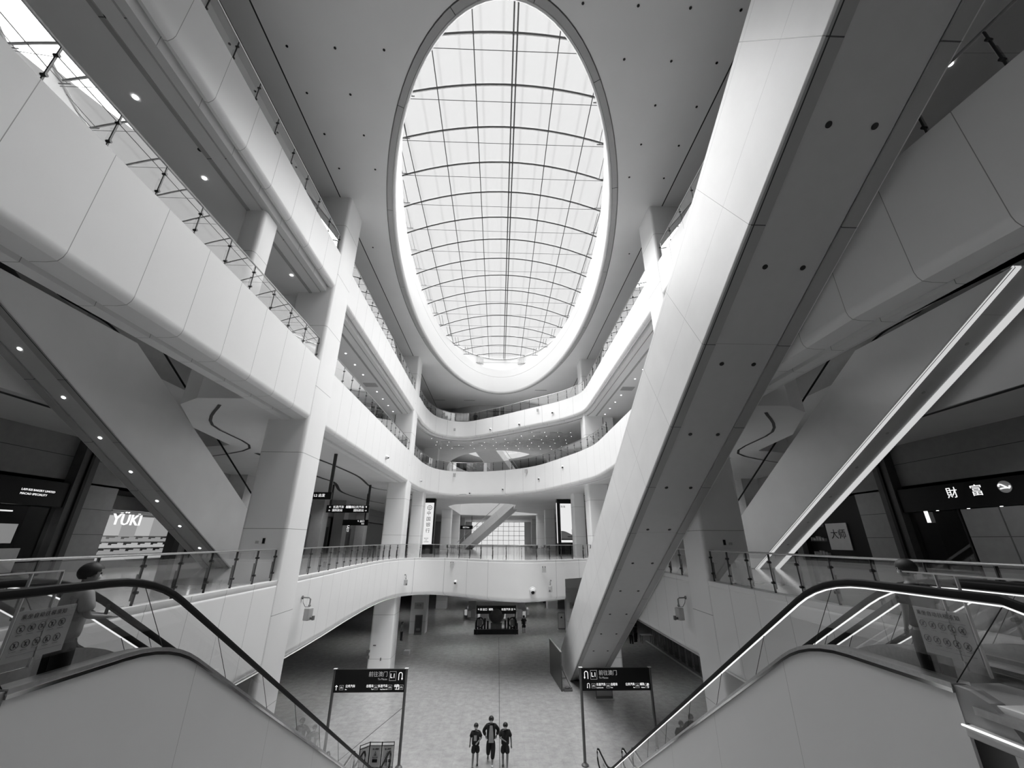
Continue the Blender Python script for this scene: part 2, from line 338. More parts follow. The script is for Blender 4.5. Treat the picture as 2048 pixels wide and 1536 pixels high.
# lip of the oval: recessed joint, flat ring, rounded nosing, white drum
ring = lambda o, n=128: ellipse(0, EC, EA-o, EB-o, n)
mb = MB()
rows = [(0, RF), (0, RF+.1), (.05, RF+.1), (.05, RF-.02), (.33, RF-.02)]
def ring_rows(mb, rows, n=128):
    R = [[mb.bm.verts.new((x, y, z)) for x, y in ring(o, n)] for o, z in rows]
    for A, B in zip(R, R[1:]):
        for i in range(n): mb.bm.faces.new([A[i-1], A[i], B[i], B[i-1]])
ring_rows(mb, rows); struct('trim_9', mb, mat('ring_soffit', .5, .5), 'grey segmented ring around the oval skylight opening', smooth=True)
mb = MB(); ring_rows(mb, [(.33, RF-.02), (.35, RF+.04), (.37, RF-.02), (.45, RF-.01), (.52, RF+.08), (.54, RF+.25), (.54, 30.2), (.5, 30.22), (.54, 30.24), (.54, 31.3), (.2, 31.32), (.15, 31.3)]); struct('wall_skylight_drum', mb, 'drum', 'smooth white drum wall of the oval skylight', smooth=True)
mb = MB(); r0 = ring(.15)   # upper drum wall rising to the vault
va = [mb.bm.verts.new((x, y, 31.2)) for x, y in r0]; vb = [mb.bm.verts.new((x, y, 33.0-.034*x*x+.12)) for x, y in r0]
for i in range(len(r0)): mb.bm.faces.new([va[i-1], va[i], vb[i], vb[i-1]])
ring_rows(mb, [(.15, 33.3), (-.9, 33.3), (-.9, 29.2)]) if False else None
struct('wall_skylight_kerb', mb, 'drum', 'upper drum wall under the vault', smooth=True)
for a in range(0, 16):
    t = 2*PI*(a+.35)/16
    mb = MB(); c = Vector(((EA-.19)*math.cos(t), EC+(EB-.19)*math.sin(t), RF-.022))
    n_ = Vector((math.cos(t)*EB, math.sin(t)*EA, 0)).normalized(); mb.box(-.15, .15, -.012, .012, -.003, .001, Matrix.Translation(c) @ Matrix.Rotation(math.atan2(n_.y, n_.x), 4, 'Z')); struct('trim_%d' % (10+a), mb, 'dark', 'joint in the ring')

# outer walls
def wallx(name, x, ya, yb, z0, z1, m='plain', t=.3):
    mb = MB(); mb.box(x-(t if x < 0 else 0), x+(0 if x < 0 else t), ya, yb, z0, z1); return struct(name, mb, m)
wallx('wall_left_ground', -XO, Y0, Y1, 0, 5.65, 'g10'); wallx('wall_right_ground', XO, Y0, Y1, 0, 5.65, 'g10')
wallx('wall_left_one', -XO, Y0, Y1, 12.75, 15.06, 'g30'); wallx('wall_right_one', XO, Y0, Y1, 12.75, 15.06, 'g30')
wallx('wall_left_shell', -XO-4, Y0, Y1, 5.65, 15.1, 'g10'); wallx('wall_right_shell', XO+4, Y0, Y1, 5.65, 15.1, 'g10')
for s in (-1, 1):
    sd = 'left' if s < 0 else 'right'
    mb = MB(); mb.box(min(s*XO, s*(XO+4)), max(s*XO, s*(XO+4)), Y0, Y1, 12.75, 12.9); struct('ceiling_shops_'+sd, mb, 'g10')
    mb = MB(); mb.box(min(s*XO, s*(XO+4)), max(s*XO, s*(XO+4)), Y0, Y1, 8.3, 8.55); struct('floor_shops_'+sd, mb, 'g20')
    wallx('wall_%s_two' % sd, s*XO, Y0, Y1, 15.06, 22, 'g50'); wallx('wall_%s_three' % sd, s*XO, Y0, Y1, 22, 29.2, 'g30')
mb = MB(); mb.box(-XO-4, XO+4, Y0-.4, Y0, 0, 29.2); struct('wall_back', mb, 'g20')
mb = MB(); mb.box(-XO-4, -7.6, Y1, Y1+.4, 0, 29.2); mb.box(7.6, XO+4, Y1, Y1+.4, 0, 29.2); mb.box(-7.6, 7.6, Y1, Y1+.4, 15.0, 29.2); mb.box(-7.6, 7.6, Y1, Y1+.4, 0, 8.9); struct('wall_far', mb, 'g50', 'far end wall around the big window')
t = MB()
for i in range(11): t.box(-7.6+i*1.52-.05, -7.6+i*1.52+.05, Y1, Y1+.15, 8.9, 15)
for i in range(6): t.box(-7.6, 7.6, Y1, Y1+.15, 8.9+i*1.22-.05, 8.9+i*1.22+.05)
o = struct('window_1', t, 'band', 'big gridded window at the far end of the hall')
# third level far wall (curved) with its dark door
pw = smooth_path([(-XO, 66), (-12, 62), (-8, 57.5), (-4, 54.6), (0, 54.0), (4, 53), (8, 50), (10.5, 46), (12, 40)], 4)
mb = MB(); sweep(mb, pw, [(0, L3), (0, 29.2)]); struct('wall_third_level', mb, 'g50', 'curved wall behind the far third level gallery', smooth=True)
mb = MB(); mb.box(-.95, -.12, 53.8, 54.2, L3, 27.35); mb.box(.08, .62, 53.8, 54.2, L3, 27.5); struct('door_1', mb, 'black', 'tall dark doorway behind the far third level gallery')
mb = MB(); mb.box(-.12, .08, 53.7, 54.2, L3, 27.6); mb.box(.62, .76, 53.7, 54.2, L3, 27.6); struct('trim_30', mb, 'white', 'white door posts of the dark doorway')

# ------------------------------------------------------------------ columns
def column(name, x0, x1, y0, y1, z0, z1, lab, m='walltall', bev=.16):
    mb = MB(); mb.box(x0, x1, y0, y1, z0, z1)
    bm = mb.bm; ed = [e for e in bm.edges if abs(e.verts[0].co.z-e.verts[1].co.z) > .1]
    bmesh.ops.bevel(bm, geom=ed, offset=bev, segments=4, affect='EDGES', profile=.5)
    o = mb.build('column', m, smooth=True); o['kind'] = 'structure'; o['label'] = lab; return o
for s in (-1, 1):
    sd = 'left' if s < 0 else 'right'; a = 8.5 if s < 0 else 8.4
    def C(xa, xb, ya, yb, za, zb, lab, **k): column('column', min(s*xa, s*xb), max(s*xa, s*xb), ya, yb, za, zb, lab, **k)
    C(a-.02, 10.3, 17.4, 19.3, 0, RF, 'tall white column on the %s, nearest to the camera' % sd)
    C(a-.02, 10.3, 38.2, 40.1, 0, RF, 'tall white column on the %s at the far end of the atrium' % sd)
    C(8.35, 9.65, 46.3, 48, L1, 15.06, 'white column behind the far %s column' % sd)
    C(8.3, 10.2, 54, 55.5, 0, 21.7, 'white column with advertising on the far %s' % sd)
    for y in (72, 88, 102): C(8.0, 9.7, y, y+1.7, 0, 15.06, 'white column far down the %s side' % sd)
    C(a+.45, a+1.25, 12.0, 12.95, L2, 21.7, 'short white column behind the glass guard on the %s of level two' % sd)
    for y in (38.2, 17.4):   # dark vertical joints beside the tall columns
        mb = MB(); mb.box(min(s*10.3, s*11.4), max(s*10.3, s*11.4), y+.35, y+1.4, L2, RF-.3); o = struct('wall_fin', mb, 'plain', 'plain wall fin beside a tall column')
        mb = MB(); mb.box(min(s*10.31, s*10.39), max(s*10.31, s*10.39), y+.31, y+.5, L2, RF-.3); struct('trim_fin', mb, 'dark', 'dark vertical joint between column and fin')

# ------------------------------------------------------------------ skylight
sk = thing('skylight', (0, EC, 33), 'long oval barrel vaulted skylight of white fabric panels over the atrium', 'skylight')
KA = .034
def zc(x): return 33.0-KA*(x-.1)**2
ys = [11.83+2.378*i for i in range(-3, 17)]
xe = lambda y: (EA-.1)*math.sqrt(max(0, 1-((y-EC)/(EB-.1))**2))
mb = MB(); xs = [-9+.5*i for i in range(37)]
G = [[mb.bm.verts.new((x, y, zc(x)+.16)) for x in xs] for y in (4, 54)]
for i in range(36): mb.bm.faces.new([G[0][i], G[0][i+1], G[1][i+1], G[1][i]])
mb.build('fabric_panels', 'fabric', sk, smooth=True)
for y in ys:
    X = xe(y)
    if X < 1: continue
    n = 14; pts = [(-X+2*X*i/n, y, zc(-X+2*X*i/n)) for i in range(n+1)]
    mb = MB(); mb.tube(pts, .045, 6); mb.build('arch_rib', 'rib', sk)
    mb = MB(); mb.tube([(p[0], p[1]+.09, p[2]+.05) for p in pts], .04, 6); mb.build('rib_cover', 'ribl', sk)
    mb = MB(); mb.tube([(-X, y+.05, 31.65), (X, y+.05, 31.65)], .016, 5); mb.build('tie_rod', 'rib', sk)
    for s in (-1, 1):
        if X > 4:
            q = s*(X-.75)
            mb = MB(); mb.tube([(q, y-1.9, 31.7), (q+s*.05, y-.1, 31.6)], .02, 5); mb.tube([(q+s*.3, y-1.9, 31.7), (q+s*.3, y-.1, 31.6)], .02, 5); mb.tube([(q-s*.1, y-.12, 31.6), (q+s*.6, y-.12, 31.6)], .03, 5); mb.build('window_opener', 'rib', sk)
for x in (-7.7, -5.64, -3.6, -1.56, .39, .58, 2.63, 4.73, 6.8):
    h = (EB-.1)*math.sqrt(max(0, 1-(x/(EA-.1))**2))
    if h < 1: continue
    mb = MB(); y_a = EC-h if x not in (.39, .58) else 9.6
    mb.tube([(x, y_a, zc(x)), (x, EC+h, zc(x))], .042 if x in (.39, .58) else .028, 6); mb.build('purlin', 'rib', sk)
mb = MB(); mb.tube([(x, y, 33.0-.034*x*x+.02) for x, y in ring(.2, 96)], .05, 6, closed=True); mb.build('edge_beam', 'ribl', sk)
for x in (-2.95, 2.95):   # louvre vents in the drum
    t_ = thing('air_vent', (x, 48.2, 32.4), 'white louvred air vent in the drum, %s of the two' % ('left' if x < 0 else 'right'), 'vent')
    yv = EC+(EB-.15)*math.sqrt(1-(x/(EA-.15))**2)-.12; t_.location = (x, yv, 31.7)
    an = math.atan2(-x*EB/EA*1.0, 20)*1.1
    mm = Matrix.Translation((x, yv, 0)) @ Matrix.Rotation(an, 4, 'Z')
    mb = MB(); mb.box(-.75, .75, -.05, .05, 31.6, 32.55, mm); mb.build('vent_frame', 'g50', t_)
    for i in range(9):
        mb = MB(); mb.box(-.68+i*.155, -.58+i*.155, -.12, -.06, 31.66, 32.5, mm); mb.build('louvre', 'white', t_)
# second skylight far behind
mb = MB(); mb.box(-11, 11, 53, 97, 29.25, 29.27); o = mb.build('skylight', 'fabric2'); tag(o, 'flat white skylight over the second atrium far behind', 'skylight')
mb = MB(); plate(mb, rect(-XO, XO, 56.5, Y1), [A2], 28.0); struct('ceiling_second_roof', mb, 'ceil')
mb = MB(); sweep(mb, A2[::-1], [(0, 29.2), (0, 28)], True); struct('wall_second_drum_low', mb, 'plain')

# ------------------------------------------------------------------ glass guard rails
def seglen(path):
    L = [0]
    for a, b in zip(path, path[1:]): L.append(L[-1]+(Vector(b)-Vector(a)).length)
    return L
def at(path, L, d):
    for i in range(len(path)-1):
        if d <= L[i+1]+1e-6:
            t_ = (d-L[i])/max(L[i+1]-L[i], 1e-6); a, b = Vector(path[i]), Vector(path[i+1]); return a.lerp(b, t_), (b-a).normalized()
    return Vector(path[-1]), (Vector(path[-1])-Vector(path[-2])).normalized()
def guard(path, z, label, group=None, h=1.1, sp=1.3, off=.17):
    gm = 'glass2' if z > 12 else 'glass'
    p = offset(path, off, False); L = seglen(p); T = L[-1]; n = max(1, round(T/sp)); c = at(p, L, T/2)[0]
    o = thing('glass_railing', (c.x, c.y, z), label, 'railing', group)
    mb = MB(); mb.tube([(x, y, z+h+.02) for x, y in p], .028, 8); mb.build('handrail', 'steel', o, smooth=True)
    for i in range(n+1):
        q, d = at(p, L, T*i/n); a = math.atan2(d.y, d.x)
        mm = Matrix.Translation((q.x, q.y, z)) @ Matrix.Rotation(a, 4, 'Z')
        mb = MB(); mb.box(-.012, .012, -.01, .05, 0, h, mm); mb.box(-.018, .018, .05, .09, .1, .62*h, mm)
        mb.disc(mm @ Vector((0, -.05, .28)), mm.to_3x3() @ Vector((0, 1, 0)), .035, .12, 8); mb.disc(mm @ Vector((0, -.05, .86)), mm.to_3x3() @ Vector((0, 1, 0)), .035, .12, 8)
        mb.build('post', 'blade', o)
        if i < n:
            k = 3; pts = [at(p, L, T*(i+.02+.96*j/k)/n)[0] for j in range(k+1)]
            mb = MB()
            v = [[mb.bm.verts.new((q_.x, q_.y, zz)) for q_ in pts] for zz in (z+.04, z+h-.03)]
            for j in range(k): mb.bm.faces.new([v[0][j], v[0][j+1], v[1][j+1], v[1][j]])
            mb.build('glass_panel', gm, o)
    return o
guard([(-8.5, 4.8), (-8.5, 17.3)], 8.62, 'glass railing on the left of level one, between near escalators and near column')
guard([(8.4, 17.3), (8.4, 4.8)], 8.62, 'glass railing on the right of level one, between near escalators and near column')
guard(far1, 8.62, 'long curved glass railing of level one around the far side')
guard([(-8.35, 2.5), (-8.5, 5.2), (-8.5, 8), (-8.5, 17.3)], 17.95, 'glass railing of level two at the upper left')
guard([(-8.5, 19.4), (-8.5, 38.1)], 17.95, 'glass railing of level two on the left, between the near and far columns')
guard(far2[2:], 17.95, 'curved glass railing of level two across the far side')
guard([(8.4, 17.3), (8.4, 8), (8.75, 5), (8.95, 3)], 17.95, 'glass railing of level two at the upper right, beside the steep escalator')
guard([(-8.5, 2), (-8.5, 17.3)], 24.1, 'glass railing of level three at the upper left')
guard([(-8.5, 19.4), (-8.5, 38.1)], 24.1, 'glass railing of level three on the left, between the near and far columns')
guard(far3[2:], 24.1, 'curved glass railing of level three across the far side')
guard([(8.4, 33.85), (8.4, 19.4)], 24.1, 'glass railing of level three on the right, between the near and far columns')
guard([(8.4, 17.3), (8.4, 2)], 24.1, 'glass railing of level three at the upper right')

# ------------------------------------------------------------------ escalators
def bend(pts, r=.9, n=6):
    """rounds the corners of a (y,z) line"""
    out = [Vector(pts[0])]
    for i in range(1, len(pts)-1):
        p = Vector(pts[i]); a = (Vector(pts[i-1])-p); b = (Vector(pts[i+1])-p); ra = min(r, a.length*.49, b.length*.49)
        a = p+a.normalized()*ra; b = p+b.normalized()*ra
        for k in range(n+1):
            t = k/n; out.append((1-t)**2*a+2*t*(1-t)*p+t*t*b)
    out.append(Vector(pts[-1])); return out
def resample(p, n):
    L = [0]
    for a, b in zip(p, p[1:]): L.append(L[-1]+(b-a).length)
    out = []
    for k in range(n+1):
        d = L[-1]*k/n
        for i in range(len(p)-1):
            if d <= L[i+1]+1e-6: out.append(p[i].lerp(p[i+1], (d-L[i])/max(L[i+1]-L[i], 1e-6))); break
    return out
SL = .567
def ribbon(mb, X, A, B, t=.0):
    for (a0, a1, b0, b1) in zip(A, A[1:], B, B[1:]):
        mb.face([(X, a0.x, a0.y), (X, a1.x, a1.y), (X, b1.x, b1.y), (X, b0.x, b0.y)])
    bmesh.ops.remove_doubles(mb.bm, verts=mb.bm.verts, dist=1e-5)
def strip3(mb, X0, X1, P, th):
    """bar of height th following the (y,z) line P between X0 and X1"""
    T = [[mb.bm.verts.new((x, p.x, p.y+dz)) for p in P] for (x, dz) in ((X0, 0), (X1, 0), (X1, -th), (X0, -th))]
    for j in range(4):
        A, B = T[j-1], T[j]
        for i in range(len(P)-1): mb.bm.faces.new([A[i], A[i+1], B[i+1], B[i]])
    mb.bm.faces.new([t[0] for t in T]); mb.bm.faces.new([t[-1] for t in T][::-1])
def near_escalator(s, xa, xb, label, led, y_dx=0):
    """xa, xb: distance of the two handrails from the middle of the hall"""
    o = thing('escalator', (s*(xa+xb)/2, 14.5, 4), label, 'escalator')
    yb = 7.08; zt, zb = 8.717, .17; ye = yb+(zt-zb)/SL
    deck = bend([(4.93, zt), (yb, zt), (ye, zb), (23.5, zb)], .8)
    rail_top = bend([(4.2, 9.58), (6.5, 9.58), (6.5+(9.58-.98)/SL, .98), (23.55, .98)], .75)
    U = [(3.95, 9.5), (3.78, 9.3), (3.78, 9.08), (3.92, 8.9), (4.2, 8.8)]; D = [(23.8, .9), (23.95, .72), (23.95, .5), (23.8, .34), (23.55, .28)]
    full = [Vector(q) for q in U[::-1]]+rail_top+[Vector(q) for q in D]
    for k, X in enumerate((xa, xb)):
        mb = MB(); mb.tube([(s*X, p.x, p.y) for p in full], .034, 8, rz=.05); mb.build('handrail', 'rubber', o, smooth=True)
        if led[k]:
            mb = MB(); strip3(mb, s*X-.014, s*X+.014, [Vector((p.x, p.y-.05)) for p in full[4:-4]], .013); mb.build('light_strip', 'led', o)
        A = resample(deck, 60); B = resample(rail_top, 60)
        for j0 in range(0, 60, 6):
            mb = MB(); ribbon(mb, s*X, A[j0:j0+7], B[j0:j0+7]); mb.build('glass_panel', 'bglass', o)
            mb = MB(); a, b = A[j0], B[j0]; mb.tube([(s*X, a.x, a.y), (s*X, b.x, b.y-.04)], .006, 4); mb.build('glass_joint', 'black', o)
        mb = MB(); c = [(4.93, 8.72), (4.2, 8.78), (3.94, 8.92), (3.84, 9.1), (3.84, 9.3), (3.98, 9.46), (4.2, 9.53)]
        mb.face([(s*X, y, z) for y, z in c]); mb.build('glass_panel', 'bglass', o)
        # deck cover and skirt
        sx = -1 if k == 0 else 1
        mb = MB(); strip3(mb, s*(X+sx*.07), s*(X-sx*.12), deck, .05); mb.build('deck_cover', 'steel', o, smooth=False)
        mb = MB(); strip3(mb, s*(X+sx*.075), s*(X+sx*.06), [Vector((p.x, p.y-.05)) for p in deck], .04); mb.build('trim_strip', 'chrome', o)
        mb = MB(); strip3(mb, s*(X-sx*.12), s*(X-sx*.14), deck, .34); mb.build('skirt_panel', 'steel', o)
        # cladding
        top = [(p.x, p.y-.09) for p in deck]
        low = [(23.5, 0), (ye-1.5, 0), (9.5, 8.55-SL*(9.5-yb)-2.2), (7.3, 5.66), (4.93, 5.66)]
        mb = MB(); mb.prism(top+low, 'x', s*(X+sx*.055), s*(X+sx*.02)); mb.build('side_cladding', 'clad', o)
        mb = MB(); mb.prism([(4.95, 8.7), (4.95, 8.38), (4.42, 8.38), (4.5, 8.52), (4.62, 8.63), (4.78, 8.69)], 'x', s*(X+sx*.05), s*(X-sx*.1)); mb.build('newel_base', 'g30', o)
    # steps
    st = [(4.1, 8.56), (5.45, 8.56)]; y, z = 5.45, 8.56
    while z > .25: z -= .2265; st += [(y, z+.0), (y+.4, z)]; y += .4
    st += [(23.9, z)]; st2 = st+[(st[-1][0], -.0), (ye-1.3, 0.0), (9.6, 4.9), (4.6, 6.2), (4.1, 8.3)]
    mb = MB(); mb.prism(st2, 'x', s*(xa+.15), s*(xb-.15)); mb.build('steps', 'g30', o)
    mb = MB(); mb.box(min(s*(xa-.1), s*(xb+.1)), max(s*(xa-.1), s*(xb+.1)), 22.9, 23.95, .002, .02); mb.build('landing_plate', 'g20', o)
    mb = MB(); mb.box(min(s*(xa-.1), s*(xb+.1)), max(s*(xa-.1), s*(xb+.1)), 3.4, 4.75, 8.5, 8.57); mb.build('landing_plate', 'steel', o)
    return o
near_escalator(-1, 4.87, 6.05, 'escalator going down on the left, nearest to the middle of the hall, black handrails', (0, 0))
near_escalator(-1, 6.52, 7.70, 'second escalator on the left, beside the guard wall, white lights under its handrails', (1, 1))
near_escalator(1, 4.87, 6.05, 'escalator going down on the right, nearest to the middle, white light line under its handrail', (1, 1))
near_escalator(1, 6.52, 7.70, 'second escalator on the right, behind the nearest one, with lit handrails', (1, 1))
# end blocks of level one beside the escalators: slab nosing with metal rail
for s in (-1, 1):
    mb = MB(); mb.box(min(s*4.74, s*4.9), max(s*4.74, s*4.9), -1.5, 4.88, 8.28, 8.38); o = mb.build('slab_nosing', 'g50', bevel=.015)
    tag(o, 'pale metal nosing along the landing edge at the bottom %s' % ('left' if s < 0 else 'right'), 'trim')
    mb = MB(); mb.box(min(s*4.72, s*4.74), max(s*4.72, s*4.74), -1.5, 4.88, 8.37, 8.385); c_ = mb.build('glowing_edge', 'led', o); c_.matrix_parent_inverse = Matrix.Identity(4)  # white top edge of the nosing, given its own glow; not a lamp

def truss(label, s, xa, xb, top, low, flat_hi, flat_lo, handed=True, lit=None, dots=(), dm='dark', bandw=.34, endtop=None, bandm='band', pm='truss2'):
    """white panelled escalator seen from below. top, low: (a, b) with z = a - b*y"""
    o = thing('escalator', (s*(xa+xb)/2, 15, 12), label, 'escalator')
    T = lambda y: top[0]-top[1]*y
    Lw = lambda y: low[0]-low[1]*y
    ytop = (top[0]-flat_hi)/top[1]; ylow0 = (low[0]-flat_hi)/low[1]
    ytl = (top[0]-flat_lo)/top[1]; yll = (low[0]-flat_lo)/low[1]
    poly = [(ylow0, flat_hi), (ytop, flat_hi), (ytl, flat_lo), (yll, flat_lo)]
    for k, (x0, x1) in enumerate(((xa, xa+.1), (xb-.1, xb))):
        mb = MB(); mb.prism(poly, 'x', s*x0, s*x1)
        ob = mb.build('side_panel', pm, o, bevel=.03, seg=2)
    # underside: bands at both edges and recessed middle
    def under(name, x0, x1, dz, m, y0=ylow0, y1=yll, th=.06):
        mb = MB(); mb.prism([(y0, Lw(y0)+dz), (y1, Lw(y1)+dz), (y1, Lw(y1)+dz+th), (y0, Lw(y0)+dz+th)], 'x', s*x0, s*x1); return mb.build(name, m, o)
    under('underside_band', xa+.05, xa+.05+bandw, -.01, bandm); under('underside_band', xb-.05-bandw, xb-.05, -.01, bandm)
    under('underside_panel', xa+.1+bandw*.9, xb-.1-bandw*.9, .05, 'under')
    under('groove_line', xa+.1, xa+.125, -.014, 'dark')  # thin dark groove line between side panel and band
    for (x, y) in dots:
        z = Lw(y)+.045; mb = MB(); n = Vector((0, -.494, -.869)); c = Vector((s*x, y, z)); mb.tube([c, c+n*.012], .065, 14); d = mb.build('downlight', dm, o)
    # inner steps and glass balustrade
    mb = MB(); mb.prism([(ylow0+1, Lw(ylow0+1)+1.2), (ytop, flat_hi-.5), (ytl-1, flat_lo+.1), (yll+1, flat_lo+.05)], 'x', s*(xa+.12), s*(xb-.12)); mb.build('steps', 'g20', o)
    if handed:
        for x in (xa+.08, xb-.08):
            P = [Vector((ytop-2.2, flat_hi)), Vector((ytop, flat_hi)), Vector((ytl, flat_lo)), Vector((ytl+1.5, flat_lo))]; R = [q+Vector((0, .93)) for q in P]; R[1].x += .25; R[2].x += .1
            P, R = bend([tuple(q) for q in P], .8), bend([tuple(q) for q in R], .8)
            mb = MB(); ribbon(mb, s*x, resample(P, 20), resample(R, 20)); mb.build('glass_panel', 'dimglass', o)
            mb = MB(); mb.tube([(s*x, q.x, q.y) for q in R], .035, 8, rz=.05); mb.build('handrail', 'rubber', o, smooth=True)
    return o
big = truss('huge white escalator crossing the upper right down to the ground floor', 1, 5.7, 8.3, (24.86, .574), (20.95, .567), 25.5, 0.0,
            dots=[(x, y) for y in [2.8+2.6*i for i in range(12)] for x in (6.54, 7.5)], pm='truss', handed=False)
truss('white escalator on the left behind the near column, lit downlights underneath', -1, 15.5, 17.1, (26.9, .57), (23.2, .562), 17.9, 8.56,
      dots=[(16.3, 12.73+1.91*i) for i in range(7)], dm='light')
tr = truss('grey escalator on the right with two bright light strips underneath', 1, 15.5, 17.1, (26.55, .566), (23.3, .566), 17.9, 8.56,
      dots=[(16.3, 12.0+1.95*i) for i in range(7)], dm='band', bandw=.27, bandm='strip')
# escalators of the second atrium, far behind
def far_esc(label, a, b, wd, dep, m='truss', hr=True):
    a, b = Vector(a), Vector(b); d = (b-a); h = Vector((d.x, d.y, 0)).normalized(); n = Vector((-h.y, h.x, 0)); c = (a+b)/2
    o = thing('escalator', tuple(c), label, 'escalator')
    def slabp(name, off, w2, z0, z1, mm):
        mb = MB(); v = []
        for p in (a, b):
            for q in (-1, 1):
                for z in (z0, z1): v.append(mb.bm.verts.new(p+n*(off+q*w2)+Vector((0, 0, z))))
        for f in ((0, 1, 3, 2), (4, 6, 7, 5), (0, 2, 6, 4), (1, 5, 7, 3), (0, 4, 5, 1), (2, 3, 7, 6)): mb.bm.faces.new([v[i] for i in f])
        mb.build(name, mm, o)
    slabp('side_panel', -wd/2, .05, -dep, .15, m); slabp('side_panel', wd/2, .05, -dep, .15, m); slabp('underside_panel', 0, wd/2-.06, -dep+.04, -dep+.1, 'under')
    if hr:
        for q in (-1, 1):
            mb = MB(); mb.tube([a+n*(q*wd/2)+Vector((0, 0, 1)), b+n*(q*wd/2)+Vector((0, 0, 1))], .05, 6); mb.build('handrail', 'steel', o)
    return o
far_esc('pale escalator climbing through the second atrium, seen above the far railing', (-7.2, 84, 8.7), (3.2, 71, 17.0), 1.7, 1.5)
fe = far_esc('wide escalator underside crossing the far oval opening', (4.9, 81.5, 18.7), (-2.6, 70.3, 26.2), 4.2, 1.2)

# ------------------------------------------------------------------ ceiling and underside lights
def light_disc(name, x, y, z, m, r, label, group, cat='downlight'):
    mb = MB(); mb.disc((x, y, z), (0, 0, -1), r, .012, 12); o = mb.build(name, m); o['label'] = label; o['category'] = cat; o['group'] = group; return o
for x in (6.65, 8.5, 4.75, 2.75):
    for y in (8.28, 10.0, 11.75, 13.62, 15.5, 17.4, 21.5):
        for s in (-1, 1):
            if (x/EA)**2+((y-EC)/EB)**2 < 1.06 or (x == 8.5 and y == 17.4): continue
            light_disc('recessed_light', s*x, y, 27.995, 'black', .05, 'small dark unlit recess in the roof ceiling', 'dark recesses in the roof ceiling')
for i, y in enumerate([24.5+1.85*i for i in range(8)]):
    for s in (-1, 1): light_disc('downlight', s*10.35, y, 21.695, 'light', .06, 'small lit downlight in the level two gallery ceiling', 'lit downlights of the level two gallery')
for iy, y in enumerate([44.8, 46.6, 48.4, 50.2, 52, 53.8]):
    for ix in range(12):
        x = -8.3+1.5*ix+(iy % 2)*.4
        pt = Vector((x, y)); yl = min((abs(p[0]-x), p[1]) for p in far3)[1]
        if y > yl+1.2 and abs(x) < 9: light_disc('downlight', x, y, 21.695, 'light', .03, 'tiny lit downlight in the far ceiling under level three', 'tiny lit downlights of the far ceiling')
for (x, y, z) in [(-9.9, 5.1, 21.69), (-10.4, 7.9, 21.69), (-10.3, 10.6, 21.69), (-9.9, 16, 21.69)]:
    light_disc('downlight', x, y, z, 'light', .07, 'bright round downlight on the dark ceiling at the upper left', 'bright downlights at the upper left')
for (x, y) in [(-9.6, 6.0), (-9.7, 9.5)]: light_disc('recessed_light', x, y, 21.69, 'black', .07, 'dark unlit recess beside the bright downlights at the upper left', 'dark recesses at the upper left')
light_disc('downlight', 11.6, 6.3, 21.69, 'light', .06, 'single bright downlight in the dark gap at the upper right', 'downlight upper right')
# air slots in the far ceilings
def slot(x, y, z, w_, i): 
    mb = MB(); mb.box(x-w_/2, x+w_/2, y-.04, y+.04, z-.01, z); o = mb.build('air_slot', 'black'); tag(o, i[0], 'air vent', i[1])
for x, y in [(-8.3, 52.2), (-4.2, 52.2), (5.2, 47.8)]: slot(x, y, 27.995, 1.5, ('thin dark air slot in the roof ceiling behind the oval', 'air slots in the far roof ceiling'))
for x, y in [(-6.7, 50), (-5.4, 52.8), (1.4, 49.8), (4, 44.7), (6.5, 44.8), (-2, 50.5), (4.6, 48.5), (6.9, 48.5)]: slot(x, y, 21.695, 1.4, ('thin dark air slot in the ceiling under level three', 'air slots under level three'))
# wavy dark grooves in the level one ceiling
def groove(i, pts, w_=.2, s=1):
    p = smooth_path([(s*a, b) for a, b in pts], 5); q = offset(p, w_, False)
    mb = MB(); v = [[mb.bm.verts.new((x, y, 15.045)) for x, y in r] for r in (p, q)]
    for k in range(len(p)-1): mb.bm.faces.new([v[0][k], v[0][k+1], v[1][k+1], v[1][k]])
    struct('trim_%d' % i, mb, 'dark', 'wavy dark groove in the level one ceiling')
for s in (-1, 1):
    groove(40+s, [(10.9, 21), (11.9, 24), (11.83, 27), (11.68, 29.5), (11.7, 34.7), (12.7, 41.6), (12, 44.2), (10.5, 47), (10, 52), (12, 56)], .22, s)
    groove(44+s, [(14.8, 25), (15.1, 35), (15.2, 38.8), (17.3, 46.5), (17.6, 55), (16.6, 61.5)], .3, s)
    groove(48+s, [(11, 15.4), (13.3, 18.5), (14.5, 23.6), (20, 27)], .12, s); groove(52+s, [(17.9, 12), (18.4, 20), (20.5, 24)], .25, s)

# ------------------------------------------------------------------ cameras, speakers and emergency lights on the fascias
def dome(x, y, z, r, label, nrm=(0, -1, 0)):
    n = Vector(nrm).normalized(); c = Vector((x, y, z)); o = thing('security_camera', (x, y, z), label, 'security camera')
    mb = MB(); mb.tube([c, c+n*.06], [r, r*.92], 18); mb.build('mount_ring', 'white', o, smooth=True)
    mb = MB(); mb.sphere(c+n*.06, r*.75, (1, 1, 1)); mb.build('housing', 'white', o, smooth=True)
    mb = MB(); mb.sphere(c+n*(.06+r*.35)+Vector((0, 0, -r*.25)), r*.5); mb.build('lens', 'black', o, smooth=True)
dome(-3.6, 38.25, 6.75, .2, 'white dome camera on the level one edge, left of the two big ones', (0, -1, 0))
dome(2.75, 34.7, 6.45, .29, 'largest white dome camera, on the level one edge at the right')
dome(-8.46, 30.3, 15.9, .16, 'white camera on the level two edge at the left, between the columns', (1, 0, 0))
dome(-8.3, 43.5, 15.95, .14, 'small white camera on the level two edge beside the far left column', (1, -.2, 0))
